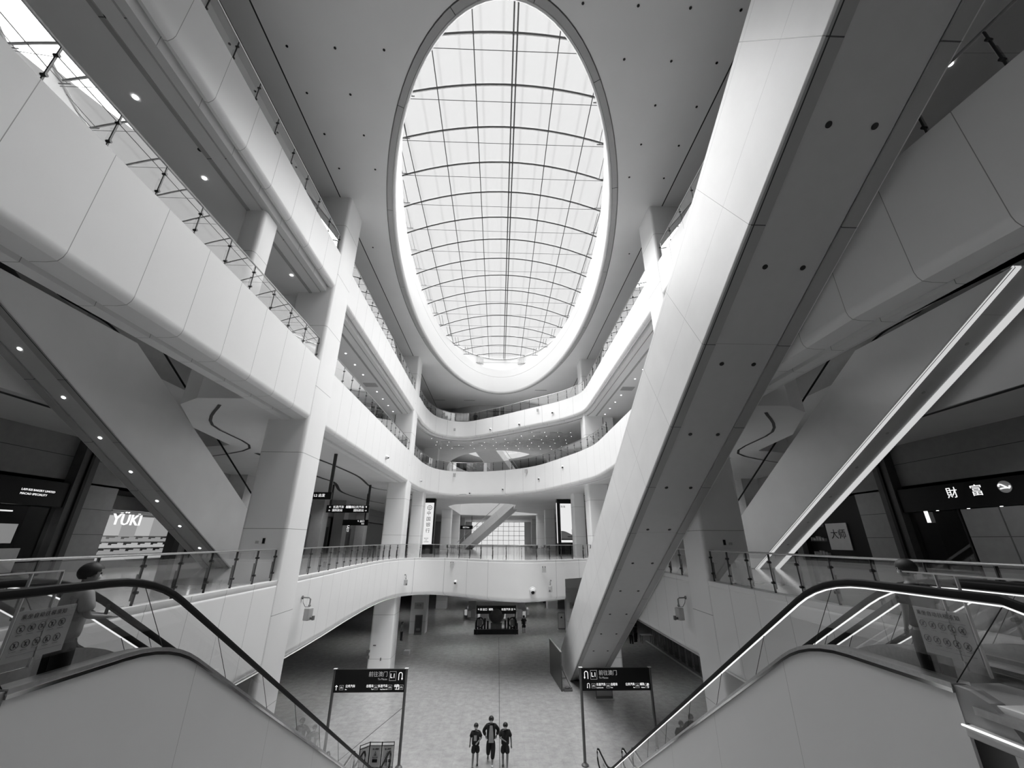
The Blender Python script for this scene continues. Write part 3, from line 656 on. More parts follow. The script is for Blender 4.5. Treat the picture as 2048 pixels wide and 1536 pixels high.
for x, y, z, l in [(-3.45, 49.75, 15.4, 'leftmost'), (.5, 48.55, 15.75, 'second from the left'), (4.4, 44.85, 16.45, 'third from the left'), (6.4, 40.4, 17.0, 'rightmost')]:
    dome(x, y, z, .17, 'white camera on the far level two edge, %s of the four' % l, (-.3, -1, 0))
for x, y, z, l in [(-1.1, 47.1, 22.6, 'leftmost'), (2.25, 44.3, 22.5, 'middle'), (5.7, 41.3, 23.0, 'rightmost')]:
    dome(x, y, z, .17, 'white camera on the far level three edge, %s of the three' % l, (-.4, -1, 0))
def speaker(x, y, z, nx, label, sc=1.0):
    """box on a bent pipe arm fixed to the fascia"""
    o = thing('wall_speaker', (x, y, z), label, 'speaker'); n = Vector((nx[0], nx[1], 0)).normalized(); c = Vector((x, y, z)); sd = Vector((-n.y, n.x, 0))
    mb = MB(); mb.tube([c, c+n*.03*sc], .07*sc, 10); mb.build('wall_plate', 'g30', o)
    mb = MB(); a = c+n*.42*sc; mb.tube([c, c+n*.34*sc, a+Vector((0, 0, -.05))*sc, a+Vector((0, 0, -.26))*sc], .028*sc, 8); mb.sphere(a+Vector((0, 0, -.3))*sc, .055*sc); mb.build('arm', 'g30', o, smooth=True)
    mb = MB(); mb.tube([c+n*.03, c+n*.08*sc+Vector((0, 0, -.2))*sc, c+n*.22*sc+Vector((0, 0, -.36))*sc, a+Vector((0, 0, -.34))*sc], .01*sc, 6); mb.build('cable', 'black', o, smooth=True)
    b = a+Vector((0, 0, -.62))*sc; mm = Matrix.Translation(b) @ Matrix.Rotation(math.atan2(n.y, n.x), 4, 'Z')
    mb = MB(); mb.box(-.13*sc, .13*sc, -.15*sc, .15*sc, -.24*sc, .24*sc, mm); mb.build('housing', 'g50', o, bevel=.035*sc)
    mb = MB(); mb.box(.13*sc, .27*sc, -.03*sc, .03*sc, -.2*sc, -.12*sc, mm); mb.box(.24*sc, .31*sc, -.05*sc, .05*sc, -.22*sc, -.06*sc, mm); mb.build('bracket', 'g20', o)
speaker(-8.5, 19.95, 7.75, (1, -.25), 'grey box on a bent pipe arm, left fascia beside the near column')
speaker(8.4, 19.8, 7.75, (-1, -.25), 'grey box on a bent pipe arm, right fascia beside the near column')
speaker(-7.95, 38.4, 7.3, (.5, -1), 'grey box on a pipe arm at the left end of the far level one edge', .9)
speaker(4.3, 35.6, 7.1, (-.3, -1), 'grey box on a pipe arm at the right end of the far level one edge', .9)
def elight(x, y, z, label, sc=1.0):
    o = thing('emergency_light', (x, y, z), label, 'emergency light')
    mb = MB(); mb.box(x-.16*sc, x+.16*sc, y-.2, y-.1, z-.22*sc, z+.12*sc); mb.build('housing', 'g50', o, bevel=.015)
    for q in (-.09, .09):
        mb = MB(); mb.tube([(x+q*sc, y-.2, z+.18*sc), (x+q*sc, y-.1, z+.18*sc)], .065*sc, 10); mb.build('lamp_head', 'g30', o)
elight(-4.0, 38.7, 8.1, 'twin headed emergency light under the far level one railing, left one')
elight(3.7, 35.1, 7.95, 'twin headed emergency light under the far level one railing, right one')
elight(-5.4, 49.6, 17.45, 'emergency light on the far level two edge, left one', .9)
elight(3.1, 46.5, 17.5, 'emergency light on the far level two edge, right one', .9)
elight(-5.6, 48.8, 22.9, 'emergency light on the far level three edge, left one', .7)
elight(4.2, 42.6, 23.6, 'emergency light on the far level three edge, right one', .7)

# ------------------------------------------------------------------ direction signs
def arrow(mb, x, y, z, h, ang=0):
    mm = Matrix.Translation((x, y, z)) @ Matrix.Rotation(ang, 4, 'Y')
    mb.box(-h*.06, h*.06, -.004, .004, -h*.5, h*.35, mm)
    for q in (-1, 1): mb.box(-h*.05, h*.05, -.004, .004, -h*.02, h*.42, mm @ Matrix.Translation((0, 0, h*.5)) @ Matrix.Rotation(q*math.radians(135), 4, 'Y'))
def uturn(mb, x, y, z, h, flip=1):
    pts = [(x-flip*h*.25, y, z-h*.5)]+[(x+flip*h*.25*math.cos(PI-PI*k/8), y, z+h*.2+h*.25*math.sin(PI*k/8)) for k in range(9)]+[(x+flip*h*.25, y, z-h*.3)]
    mb.tube(pts, h*.05, 5); mb.tube([(x+flip*h*.25, y, z-h*.28), (x+flip*h*.25, y, z-h*.5)], [h*.14, .004], 6)
def picto(mb, x, y, z, h):   # small framed vehicle
    for q in ((-.5, -.44, -.5, .5), (.44, .5, -.5, .5), (-.5, .5, .44, .5), (-.5, .5, -.5, -.44)): mb.box(x+q[0]*h, x+q[1]*h, y-.003, y+.003, z+q[2]*h, z+q[3]*h)
    mb.box(x-.32*h, x+.32*h, y-.003, y+.003, z-.14*h, z+.06*h); mb.box(x-.2*h, x+.2*h, y-.003, y+.003, z+.06*h, z+.2*h)
    mb.box(x-.24*h, x-.12*h, y-.003, y+.003, z-.24*h, z-.14*h); mb.box(x+.12*h, x+.24*h, y-.003, y+.003, z-.24*h, z-.14*h)
def gantry(x0, x1, y, label, left):
    o = thing('direction_sign', ((x0+x1)/2, y, 0), label, 'direction sign')
    for x in (x0, x1):
        mb = MB(); mb.tube([(x, y, 0), (x, y, 3.98)], .07, 12); mb.tube([(x, y, 0), (x, y, .05), (x, y, .12)], [.17, .17, .08], 14); mb.build('post', 'g20', o, smooth=True)
        mb = MB(); mb.box(x-.09, x+.09, y-.09, y+.09, 3.98, 4.0); mb.build('post_cap', 'white', o)
    mb = MB(); mb.box(x0, x1, y-.06, y+.06, 3.0, 3.97); root = o; o = mb.build('sign_panel', 'black', o)
    f = y-.066; D = lambda dx: (x1-dx) if left else (x0+dx)
    al = lambda a: {'L': 'RIGHT', 'R': 'LEFT'}[a] if left else {'L': 'LEFT', 'R': 'RIGHT'}[a]
    mb = MB(); uturn(mb, D(.27), f, 3.68, .34, 1 if left else -1)
    if left: arrow(mb, x0+.18, f, 3.2, .2)
    else: arrow(mb, x1-.18, f, 3.2, .2)
    uturn(mb, D(.36), f, 3.22, .22, 1 if left else -1); mb.build('arrows', 'sign', o)
    mb = MB(); X = D(.66)
    for q in ((-.17, -.155, -.2, .2), (.155, .17, -.2, .2), (-.17, .17, .185, .2), (-.17, .17, -.2, -.185)): mb.box(X+q[0], X+q[1], f-.003, f+.003, 3.68+q[2], 3.68+q[3])
    mb.build('level_frame', 'signdim', o); text('level_code', 'L1', .27, 'sign', o, face_m(X, f, 3.68))
    text('sign_text', '前往澳门', .24, 'signdim', o, face_m(D(.92), f, 3.75), align=al('L')); text('sign_text', 'To Macau', .12, 'signdim', o, face_m(D(.92), f, 3.55), align=al('L'))
    mb = MB()
    if left:
        T = [('公共汽车', 'Bus', x0+.62, 'LEFT'), ('出租车', 'Taxi', x0+2.02, 'RIGHT'), ('长途汽车', 'Long Distance Bus', x0+2.72, 'RIGHT'), ('城轨', 'Railway', x0+3.28, 'RIGHT')]
        P = [x0+.43, x0+2.14, x0+2.84, x0+3.4]
    else:
        T = [('长途汽车', 'Long Distance Bus', x0+.76, 'LEFT'), ('出租车', 'Taxi', x0+1.5, 'LEFT'), ('公共汽车', 'Bus', x0+2.75, 'RIGHT'), ('城轨', 'Railway', x0+3.25, 'RIGHT')]
        P = [x0+.62, x0+1.37, x0+2.88, x0+3.38]
    if True:
        for a, b, x, al_ in T:
            w_ = .8 if b[0] == 'L' else 1
            text('sign_text', a, .135, 'sign', o, face_m(x, f, 3.26), align=al_, sx=.9); text('sign_text', b, .06, 'sign', o, face_m(x, f, 3.13), align=al_, sx=w_)
    for p in P: picto(mb, p, f, 3.21, .2)
    mb.build('pictograms', 'signdim', o)
    return root
gantry(-8.15, -4.56, 24.5, 'black overhead direction sign on two posts at the left, reading L1', True)
gantry(4.36, 7.96, 24.5, 'black overhead direction sign on two posts at the right, reading L1', False)
# hanging signs of level one
def hang(x0, x1, y, z0, z1, zt, label, words_, posts, ps=.09, lines=1):
    o = thing('hanging_sign', ((x0+x1)/2, y, z1), label, 'hanging sign')
    for x in posts: mb = MB(); mb.box(x-ps, x+ps, y-.05, y+.05, z1, zt); mb.build('hanger', 'blade', o)
    mb = MB(); mb.box(x0, x1, y-.08, y+.08, z0, z1); o = mb.build('sign_panel', 'black', o)
    for (tx, x, z, s_, al_) in words_: text('sign_text', tx, s_, 'sign', o, face_m(x, y-.085, z), align=al_)
    return o
hang(-16.2, -12.25, 40, 12.48, 13.15, 15.05, 'long black hanging sign with white arrows in the left gallery', [('←  长途汽车  出租车', -16.0, 12.97, .26, 'LEFT'), ('城轨  公共汽车 ↑', -12.4, 12.97, .26, 'RIGHT'), ('←  国际航站', -16.0, 12.67, .24, 'LEFT'), ('国际航站 →', -12.4, 12.67, .24, 'RIGHT')], (-12.4, -15.9), .1)
hang(-11.9, -9.96, 25, 12.33, 12.74, 15.05, 'black hanging sign half hidden by the near left column, on a thick dark post', [('▣ L2 出发', -10.75, 12.54, .2, 'CENTER')], (-10.1,), .09)
hang(-17.4, -14.6, 48, 11.6, 12.2, 15.05, 'smaller black hanging sign behind the long one in the left gallery', [('↑ 出口', -15.0, 12.03, .26, 'RIGHT'), ('Exit', -15.0, 11.78, .2, 'RIGHT')], (-15.0,), .08)
hang(-8.35, -5.45, 91.5, 12.28, 13.03, 15.05, 'black hanging sign in front of the big far window', [('出口 Exit', -6.9, 12.65, .36, 'CENTER')], (-5.7, -8.1), .05)

# ------------------------------------------------------------------ shops of level one
def goods(o_label, grp, x, y0, y1, z, s, n=10, m='signdim'):  # emissive m makes the goods glow themselves, standing in for shop light
    base = None
    for i in range(n):
        y = y0+(y1-y0)*(i+.5)/n; h = .12+.1*((i*7) % 3)/2
        if base is None:
            mb = MB(); mb.box(-.12, .12, -.09, .09, 0, .2); base = mb.build('goods_box', m); tag(base, o_label, 'box', grp); c = base
        else: c = base.copy(); COL.objects.link(c)
        c.location = (x, y, z); c.scale = (1, .8+.4*((i*5) % 4)/3, h/.16)
for s in (-1, 1):
    sd = 'left' if s < 0 else 'right'
    def bx(name, xa, xb, ya, yb, za, zb, m, kind=True, **k):
        mb = MB(); mb.box(min(s*xa, s*xb), max(s*xa, s*xb), ya, yb, za, zb); o = mb.build(name, m, **k)
        if kind: o['kind'] = 'structure'
        return o
    y1 = 21.4 if s < 0 else 21.7
    # sign band over the first shop
    o = thing('shop_sign', (s*21.8, y1-4, 11.55), 'black shop sign band at the far %s of level one, white lettering' % sd, 'shop sign')
    mb = MB(); mb.box(min(s*21.6, s*22), max(s*21.6, s*22), 4, y1, 11.55, 12.7); o = mb.build('sign_board', 'black', o)
    if s < 0:
        text('sign_text', 'LAM KEI BAKERY LIMITED', .13, 'sign', o, side_m(-21.59, 20.05, 12.2, -1)); text('sign_text', 'MACAO SPECIALITY', .13, 'sign', o, side_m(-21.59, 19.9, 12.02, -1))
    else:
        text('sign_text', '財', .52, 'sign', o, side_m(21.59, 18.95, 12.25, 1)); text('sign_text', '富', .52, 'sign', o, side_m(21.59, 17.9, 12.25, 1))
        mb = MB(); mb.tube([(21.6, 16.8, 12.3), (21.57, 16.8, 12.3)], .25, 24); mb.build('logo_disc', 'g50', o)
        mb = MB(); mb.tube([(21.56, 16.8+.2*math.cos(a), 12.33+.09*math.sin(2*a)+.0) for a in [PI*i/8 for i in range(9)]], .03, 6); mb.tube([(21.56, 16.8+.17*math.cos(a), 12.22+.03*math.sin(a)) for a in [PI*i/8 for i in range(9)]], .025, 6); mb.build('logo_mark', 'sign', o)
    bx('wall_%s_frame' % sd, 21.5, 22.1, y1, y1+.9, L1, 15.06, 'g10'); bx('wall_%s_frame_inner' % sd, 21.4, 21.5, y1+.35, y1+.5, L1, 15.06, 'black')
    bx('wall_%s_panelled' % sd, 21.6, 22.2, y1+.9, y1+2.7, L1, 12.75, 'g30')
    bx('trim_%d' % (60+s), 21.5, 22.1, 29.3, 29.8, L1, 12.75, 'black')
    bx('wall_%s_beyond' % sd, 21.9, 22.2, 29.8, 56, L1, 12.75, 'g20'); bx('wall_%s_beyond_far' % sd, 21.9, 22.2, 59, 110, L1, 12.75, 'g20')
    for y in (34, 41, 50, 57, 66): bx('wall_%s_pilaster' % sd, 20.6, 22, y, y+1.6, L1, 15.06, 'g50')
    for i, y in enumerate((31, 37.5, 45, 53, 61.5)):
        o2 = bx('door_%d' % (10+i+(20 if s > 0 else 0)), 21.8, 21.95, y, y+2.4, L1, 11.6, 'black')
    # glass fronts
    g_ = thing('shop_window', (s*21.85, 12, L1), 'glass shopfront under the sign band on the far %s' % sd, 'shop window')
    for k in range(7):
        mb = MB(); y = 4+k*(y1-4)/7; mb.box(min(s*21.84, s*21.86), max(s*21.84, s*21.86), y+.05, y+(y1-4)/7-.05, L1+.1, 11.5); mb.build('pane', 'dimglass', g_)
        mb = MB(); mb.box(min(s*21.8, s*21.9), max(s*21.8, s*21.9), y-.04, y+.04, L1, 11.55); mb.build('mullion', 'black', g_)
    # shelves inside the first shop
    for i, (z, yy) in enumerate([(9.5, 14), (10.3, 14), (9.1, 16.5), (11.0, 15)]):
        mb = MB(); mb.box(min(s*23.4, s*24.2), max(s*23.4, s*24.2), yy-5, yy+5, z-.05, z); o = mb.build('shop_shelf', 'g30'); tag(o, 'shelf inside the dim shop on the far %s, %s one' % (sd, ['second', 'third', 'lowest', 'top'][i]), 'shelf')
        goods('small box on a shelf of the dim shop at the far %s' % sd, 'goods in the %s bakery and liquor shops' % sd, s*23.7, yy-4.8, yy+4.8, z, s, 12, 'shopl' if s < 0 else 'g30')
    mb = MB(); mb.box(min(s*24.6, s*24.8), max(s*24.6, s*24.8), 5, 21.3, L1, 12.7); o = mb.build('wall_shop_back_'+sd, 'g20'); o['kind'] = 'structure'
    bx('wall_shop_divider_'+sd, 22.2, 26, y1+2.6, y1+2.75, L1, 12.75, 'g20')
# bakery counter lights
for i, (y, z) in enumerate([(18.2, 10.9), (19.6, 10.9), (17, 10.9), (20.4, 11.3)]):
    mb = MB(); mb.box(-23.2, -23.1, y-.3, y+.3, z, z+.06); o = mb.build('shop_lamp', 'sign'); tag(o, 'small bright tube lamp in the bakery shop at the left edge, %s' % ['second from the camera', 'third from the camera', 'nearest', 'farthest'][i], 'lamp')
mb = MB(); mb.box(-21.55, -21.5, 17.2, 20.2, 8.7, 9.7); o = mb.build('display_case', 'g50'); tag(o, 'pale patterned display case front at the left edge, behind the guard', 'display case')
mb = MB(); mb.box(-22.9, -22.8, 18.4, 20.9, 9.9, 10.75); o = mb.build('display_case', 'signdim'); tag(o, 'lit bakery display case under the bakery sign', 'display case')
# second shop on the left, brightly lit
o = thing('shop_sign', (-21.9, 25.5, 10.8), 'bright white block letters reading YÜKI on the lit shopfront', 'shop sign')
text('sign_text', 'YÜKI', .86, 'sign', o, side_m(-21.8, 25.55, 11.12, -1) @ Matrix.Rotation(0, 4, 'Z'), ext=.03, sx=1.05)
mb = MB(); mb.box(-22.3, -21.8, 24.4, 26.7, 11.58, 11.64); mb.build('mounting_rail', 'g30', o)
for i, (ya, yb, za, zb, mm) in enumerate([(27.1, 28.2, 10.3, 11.5, 'shopl'), (28.3, 29.4, 10.25, 11.6, 'signdim'), (29.5, 30.6, 10.3, 11.5, 'shopl'), (30.7, 32.2, 10.3, 11.6, 'signdim')]):
    mb = MB(); mb.box(-24.39, -24.3, ya, yb, za, zb); c = mb.build('poster', mm); tag(c, 'lit poster panel at the back of the bright shop, %s from the camera' % ['first', 'second', 'third', 'fourth'][i], 'poster')
mb = MB(); mb.box(-25.5, -24.4, 24.1, 33.5, L1, 12.7); c = mb.build('wall_bright_shop_back', 'g50'); c['kind'] = 'structure'
mb = MB(); mb.box(-24.35, -22.25, 24.2, 33.2, 11.62, 11.7); c = mb.build('ceiling_bright_shop', 'g50'); c['kind'] = 'structure'
for i, z in enumerate((8.95, 9.25, 9.6, 9.95)):
    mb = MB(); mb.box(-24.38, -22.5-.25*i, 24.2, 32.0, z-.05 if i else L1, z); c = mb.build('shop_shelf', 'g30'); tag(c, 'shelf of goods in the bright shop, %s' % ['lowest', 'second from the floor', 'third from the floor', 'top'][i], 'shelf')
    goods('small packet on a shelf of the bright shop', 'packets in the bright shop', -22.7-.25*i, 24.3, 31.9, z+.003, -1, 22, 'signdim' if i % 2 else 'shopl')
for i in range(5):
    mb = MB(); mb.disc((-23.4, 25.6+i*1.3, 11.615), (0, 0, -1), .06, .01); c = mb.build('downlight', 'light'); tag(c, 'tiny ceiling lamp inside the bright shop', 'downlight', 'lamps of the bright shop')
# third pieces: right shop details
mb = MB(); mb.box(21.45, 21.55, 15.2, 18.75, L1, 11.5); o = mb.build('roller_banner', 'g30'); tag(o, 'plain grey hanging banner covering the shopfront at the right edge', 'banner')
mb = MB(); mb.box(21.43, 21.45, 17.2, 17.24, L1, 11.5); c = mb.build('banner_seam', 'g20', o); c.matrix_parent_inverse = Matrix.Identity(4)
for i, y in enumerate((16, 17.3, 18.6, 20)):
    mb = MB(); mb.disc((21.7, y, 11.54), (0, 0, -1), .05, .01); c = mb.build('downlight', 'light'); tag(c, 'tiny lamp under the sign band at the far right', 'downlight', 'lamps under the right sign band')
mb = MB(); mb.box(21.7, 21.76, 20.55, 20.7, 11.0, 11.55); o = mb.build('shop_lamp', 'sign'); tag(o, 'short bright vertical tube in the dark shop at the right', 'lamp')
o = thing('poster', (21.9, 26.8, 9.9), 'pale poster with big black characters behind the right escalator', 'poster')
mb = MB(); mb.box(21.81, 21.87, 25.9, 27.6, 9.6, 11.2); o = mb.build('sheet', 'g50', o); text('print', '大师', .62, 'black', o, side_m(21.80, 26.7, 10.5, 1))
mb = MB(); mb.box(21.9, 22.2, 24.6, 29.3, L1, 12.75); struct('wall_right_dark_shop', mb, 'black')
for i in range(3):
    mb = MB(); mb.box(21.75, 21.9, 27.7, 29.2, 9.2+.9*i, 9.25+.9*i); c = mb.build('shop_shelf', 'g10'); tag(c, 'dark shelf on the black shop wall right of the lit escalator strips, %s' % ['lowest', 'middle', 'top'][i], 'shelf')
    goods('small item on the dark shelves right of the lit escalator strips', 'items on the dark right shelves', 21.8, 27.8, 29.1, 9.253+.9*i, 1, 5, 'g30')
# bank sign deep in the left gallery
o = thing('shop_sign', (-21.6, 60, 11.3), 'black fascia with white Chinese bank lettering deep in the left gallery', 'shop sign')
mb = MB(); mb.box(-21.8, -21.5, 57.5, 62.5, 10.9, 12.2); o = mb.build('sign_board', 'black', o); text('sign_text', '中国银行', 1.0, 'sign', o, side_m(-21.45, 60, 11.55, -1))
# lightboxes standing before the far columns
o = thing('lightbox', (-8.95, 53.2, L1), 'tall white advertising lightbox with vertical Chinese lettering before the far left column', 'lightbox')
mb = MB(); mb.box(-9.9, -7.95, 53.0, 53.8, L1, 9.55); mb.build('base', 'black', o); mb = MB(); mb.box(-9.9, -7.95, 53.0, 53.8, 9.55, 15.0); mb.build('frame', 'black', o)
mb = MB(); mb.box(-9.8, -8.13, 52.95, 53.0, 9.65, 14.5); o = mb.build('lit_face', 'box', o)
mb = MB(); c = Vector((-8.65, 52.93, 13.9)); mb.tube([c+Vector((.27*math.cos(a), 0, .27*math.sin(a))) for a in [2*PI*i/20 for i in range(20)]], .03, 6, closed=True); mb.box(c.x-.12, c.x+.12, 52.92, 52.94, 13.83, 13.86); mb.box(c.x-.12, c.x+.12, 52.92, 52.94, 13.94, 13.97); mb.box(c.x-.13, c.x-.1, 52.92, 52.94, 13.83, 13.97); mb.box(c.x+.1, c.x+.13, 52.92, 52.94, 13.83, 13.97); mb.box(c.x-.015, c.x+.015, 52.92, 52.94, 13.65, 13.83); mb.box(c.x-.015, c.x+.015, 52.92, 52.94, 13.97, 14.15); mb.build('emblem', 'black', o)
for i, ch in enumerate('中国银行'): text('lettering', ch, .55, 'black', o, face_m(-8.7, 52.93, 13.2-.68*i))
for i, ch in enumerate(('BANK', 'OF', 'CHINA')): text('lettering', ch, .2, 'grey_ink', o, face_m(-8.8, 52.93, 10.3-.2*i))
for i, ch in enumerate('跨境金融'): text('lettering', ch, .36, 'black', o, face_m(-9.55, 52.93, 14.0-.5*i))
mb = MB(); mb.box(-9.75, -9.5, 52.92, 52.94, 10.3, 11.3); mb.build('print_block', 'grey_ink', o)
o = thing('lightbox', (8.6, 53.2, L1), 'tall lightbox poster of a bridge and boat before the far right column', 'lightbox')
mb = MB(); mb.box(7.45, 9.5, 53.0, 53.8, L1, 9.6); mb.build('base', 'black', o); mb = MB(); mb.box(7.45, 9.5, 53.0, 53.8, 9.6, 15.0); mb.build('frame', 'black', o)
mb = MB(); mb.box(7.43, 7.45, 53.05, 53.7, 9.8, 14.6); mb.build('lit_face', 'box', o); mb = MB(); mb.box(7.85, 9.42, 52.95, 53.0, 9.85, 14.5); o = mb.build('lit_face', 'box', o)
mb = MB(); p = smooth_path([(7.86, 11.2), (8.3, 11.15), (8.8, 10.95), (9.2, 10.75), (9.41, 10.7)], 4); mb.prism([(a, b) for a, b in p]+[(9.41, 10.25), (7.86, 10.25)], 'y', 52.93, 52.945); mb.build('printed_water', 'g50', o)
mb = MB(); mb.tube([(a, 52.93, b) for a, b in p], .02, 5); mb.box(9.2, 9.23, 52.92, 52.94, 10.7, 11.4); mb.box(8.65, 9.35, 52.92, 52.94, 10.5, 10.6); mb.box(7.86, 9.41, 52.92, 52.94, 9.86, 9.9); mb.box(7.86, 9.41, 52.92, 52.94, 10.15, 10.3); mb.build('printed_boat', 'grey_ink', o)
text('lettering', '珠海', .3, 'grey_ink', o, face_m(8.2, 52.93, 14.1))

# ------------------------------------------------------------------ notices clipped to the near escalator glass
def notice(s, label):
    o = thing('warning_notice', (s*5.0, 5.1, 9.0), label, 'notice')
    mm = lambda a, b, z: (s*a, b, z)
    y0, y1 = (4.69, 5.29) if s > 0 else (4.92, 5.55)
    mb = MB(); mb.box(min(s*4.99, s*5.002), max(s*4.99, s*5.002), y0-.02, (y1 if s > 0 else 5.26), 8.83, 9.76); mb.build('clear_sheet', 'sglass', o)
    mb = MB(); mb.box(min(s*4.98, s*4.99), max(s*4.98, s*4.99), y0+.0, y1-.01, 8.915, 9.385); sh_ = mb.build('printed_sheet', 'paper', o)
    for y in ((y0-.02, y0+.2) if s > 0 else (4.91, 5.24)): mb = MB(); mb.box(min(s*4.98, s*5.01), max(s*4.98, s*5.01), y-.006, y+.006, 8.82, 9.75); mb.build('edge_strip', 'g50', o)
    mb = MB(); mb.box(min(s*4.98, s*5.01), max(s*4.98, s*5.01), y0-.65, (y1-.02 if s > 0 else 5.24), 9.752, 9.766); mb.build('edge_strip', 'g50', o)
    f = s*4.977
    for i, ch in enumerate('乘坐自动扶梯须知'): text('heading', ch, .053, 'black', sh_, side_m(f, (y0+.07+.06*i) if s < 0 else (y1-.07-.06*i), 9.325, -1 if s < 0 else 1), ext=.001)
    for r in range(2):
        for c in range(5):
            y = (y0+.08+.106*c) if s < 0 else (y1-.08-.106*c); z = 9.215-.148*r
            mb = MB(); mb.tube([(f, y+.037*math.cos(a), z+.037*math.sin(a)) for a in [2*PI*i/14 for i in range(14)]], .003, 4, closed=True)
            mb.tube([(f, y-.026, z+.026), (f, y+.026, z-.026)], .003, 4); mb.tube([(f, y-.004, z-.02), (f, y, z+.016)], .006, 4); mb.tube([(f, y-.03, z-.055), (f, y+.03, z-.055)], .0025, 4)
            mb.build('pictogram', 'black', sh_)
    mb = MB()
    for z in (9.275, 8.975): mb.tube([(f, y0+.04, z), (f, y1-.04, z)], .0015, 4)
    mb.build('rule_line', 'black', sh_)
notice(-1, 'printed safety notice with ten round prohibition symbols on the left escalator glass')
notice(1, 'printed safety notice with ten round prohibition symbols on the right escalator glass')

# ------------------------------------------------------------------ things on the ground floor
o = thing('leaning_board', (4.7, 36.5, 0), 'large dark display board seen edge on, beside the foot of the huge escalator', 'board')
mb = MB(); mb.prism([(4.72, 34.6), (4.8, 34.6), (4.5, 38.9), (4.42, 38.9)], 'z', .02, 2.42); mb.build('panel', 'g10', o)
mb = MB(); mb.prism([(4.71, 34.59), (4.81, 34.59), (4.51, 38.91), (4.41, 38.91)], 'z', 2.42, 2.47); mb.build('top_edge', 'g50', o)
mb = MB(); mb.prism([(4.70, 35.6), (4.71, 35.6), (4.58, 37.2), (4.57, 37.2)], 'z', 1.5, 1.9); mb.prism([(4.69, 35.8), (4.70, 35.8), (4.63, 36.6), (4.62, 36.6)], 'z', .6, 1.1); mb.build('print_patch', 'g30', o)
for y in (34.8, 37.5):
    mb = MB(); mb.tube([(4.8, y, 1.4), (5.5, y, .06)], .025, 6); mb.tube([(4.8, y, .05), (5.55, y, .05)], .03, 6); mb.build('strut', 'g20', o)
mb = MB(); mb.box(4.9, 5.5, 34.6, 35.0, .02, .14); mb.sphere((5.2, 34.8, .2), .13, (1.5, 1, .7)); mb.sphere((5.42, 34.78, .17), .1, (1, 1, .8)); mb.build('sand_bag', 'g20', o, smooth=True)
def stand(x, y, w_, h, label, txt, m='paper'):
    o = thing('poster_stand', (x, y, 0), label, 'poster stand')
    mb = MB(); mb.box(x-w_/2-.1, x+w_/2+.1, y-.25, y+.25, 0, .05); mb.build('base', 'g50', o)
    mb = MB(); mb.box(x-w_/2-.05, x+w_/2+.05, y-.03, y+.03, .05, h); mb.build('frame', 'g20', o)
    mb = MB(); mb.box(x-w_/2, x+w_/2, y-.04, y-.03, .2, h-.06); c = mb.build('sheet', m, o)
    for t_, z, sz in txt: text('print', t_, sz, 'black', c, face_m(x, y-.045, z))
stand(7.9, 55.8, .75, 1.85, 'tall white framed poster stand on the floor left of the huge escalator', [('▲', 1.35, .3)], 'g50')
stand(7.45, 33.1, 1.05, 1.5, 'low poster stand with large number 40 under the huge escalator', [('40%', 1.2, .42), ('→ 购物', .62, .26)])
o = thing('poster_stand', (-9.0, 53.4, 0), 'dark narrow poster stand leaning at the left ground floor column', 'poster stand')
mb = MB(); mb.box(-9.45, -8.6, 53.3, 53.4, 0, 2.0); mb.build('frame', 'g20', o); mb = MB(); mb.box(-9.35, -8.7, 53.28, 53.3, .25, 1.9); mb.build('sheet', 'g10', o); text('print', '101', .36, 'g50', o, face_m(-9.0, 53.26, .55))
for x, y, l in ((-9.2, 53.9, 'left'), (9.2, 53.9, 'right')):
    o = thing('wall_sign', (x, y, 2.9), 'small white square notice high on the far %s ground floor column' % l, 'sign'); mb = MB(); mb.box(x-.52, x+.52, y-.05, y, 2.55, 3.2); mb.build('board', 'g50', o); text('print', '购票' if x < 0 else '退税', .3, 'g20', o, face_m(x, y-.055, 2.9))
# black skyline display with its gate
o = thing('photo_display', (-.05, 53.7, 0), 'black city skyline photo display with a big globe, in the middle of the floor', 'display')
mb = MB(); mb.box(-2.62, 2.5, 53.45, 54.2, 0, .5); mb.build('plinth', 'black', o)
mb = MB(); mb.sphere((-.05, 53.9, 1.95), .95); mb.build('globe', 'g10', o, smooth=True)
mb = MB(); mb.box(-.7, .6, 53.6, 54, .5, 1.15); mb.build('globe_foot', 'g10', o)
mb = MB(); hs = [1.1, 1.6, .9, 1.5, 1.25, .8, 1.0, .95, 1.1, .8, 1.3, 1.55, 1.0, 1.65, 1.0]
for i, h in enumerate(hs):
    x = -2.5+i*.34
    if abs(x+.05) > .8: mb.box(x, x+.2, 53.6, 53.75, .5, h+.1)
mb.build('skyline', 'black', o)
for x in (-1.95, 1.85):
    mb = MB(); mb.tube([(x+.45*math.cos(a), 53.5, 1.2+.5*math.sin(a)) for a in [2*PI*i/18 for i in range(18)]], .07, 6, closed=True); mb.build('ring_frame', 'black', o); mb = MB(); mb.box(x-.28, x+.28, 53.5, 53.56, .85, 1.5); mb.build('screen', 'g20', o)
for x in (-2.3, 2.15): mb = MB(); mb.box(x-.06, x+.06, 53.3, 53.42, 0, 3.0); mb.build('post', 'black', o)
mb = MB(); mb.box(-2.4, 2.25, 53.28, 53.44, 2.1, 2.95); mb.build('sign_panel', 'black', o)
text('sign_text', '↑ ▣ 出口  城轨', .27, 'sign', o, face_m(-1.35, 53.25, 2.55)); text('sign_text', '长途汽车 ▣ ↑', .27, 'sign', o, face_m(1.35, 53.25, 2.55))
o = thing('information_kiosk', (0, 64, 0), 'rounded information counter with lit panels behind the black skyline display', 'kiosk')
pk = smooth_path([(-4.2, 66), (-4.0, 63), (-2.4, 61.6), (0, 61.2), (2.4, 61.6), (4.0, 63), (4.2, 66)], 3)
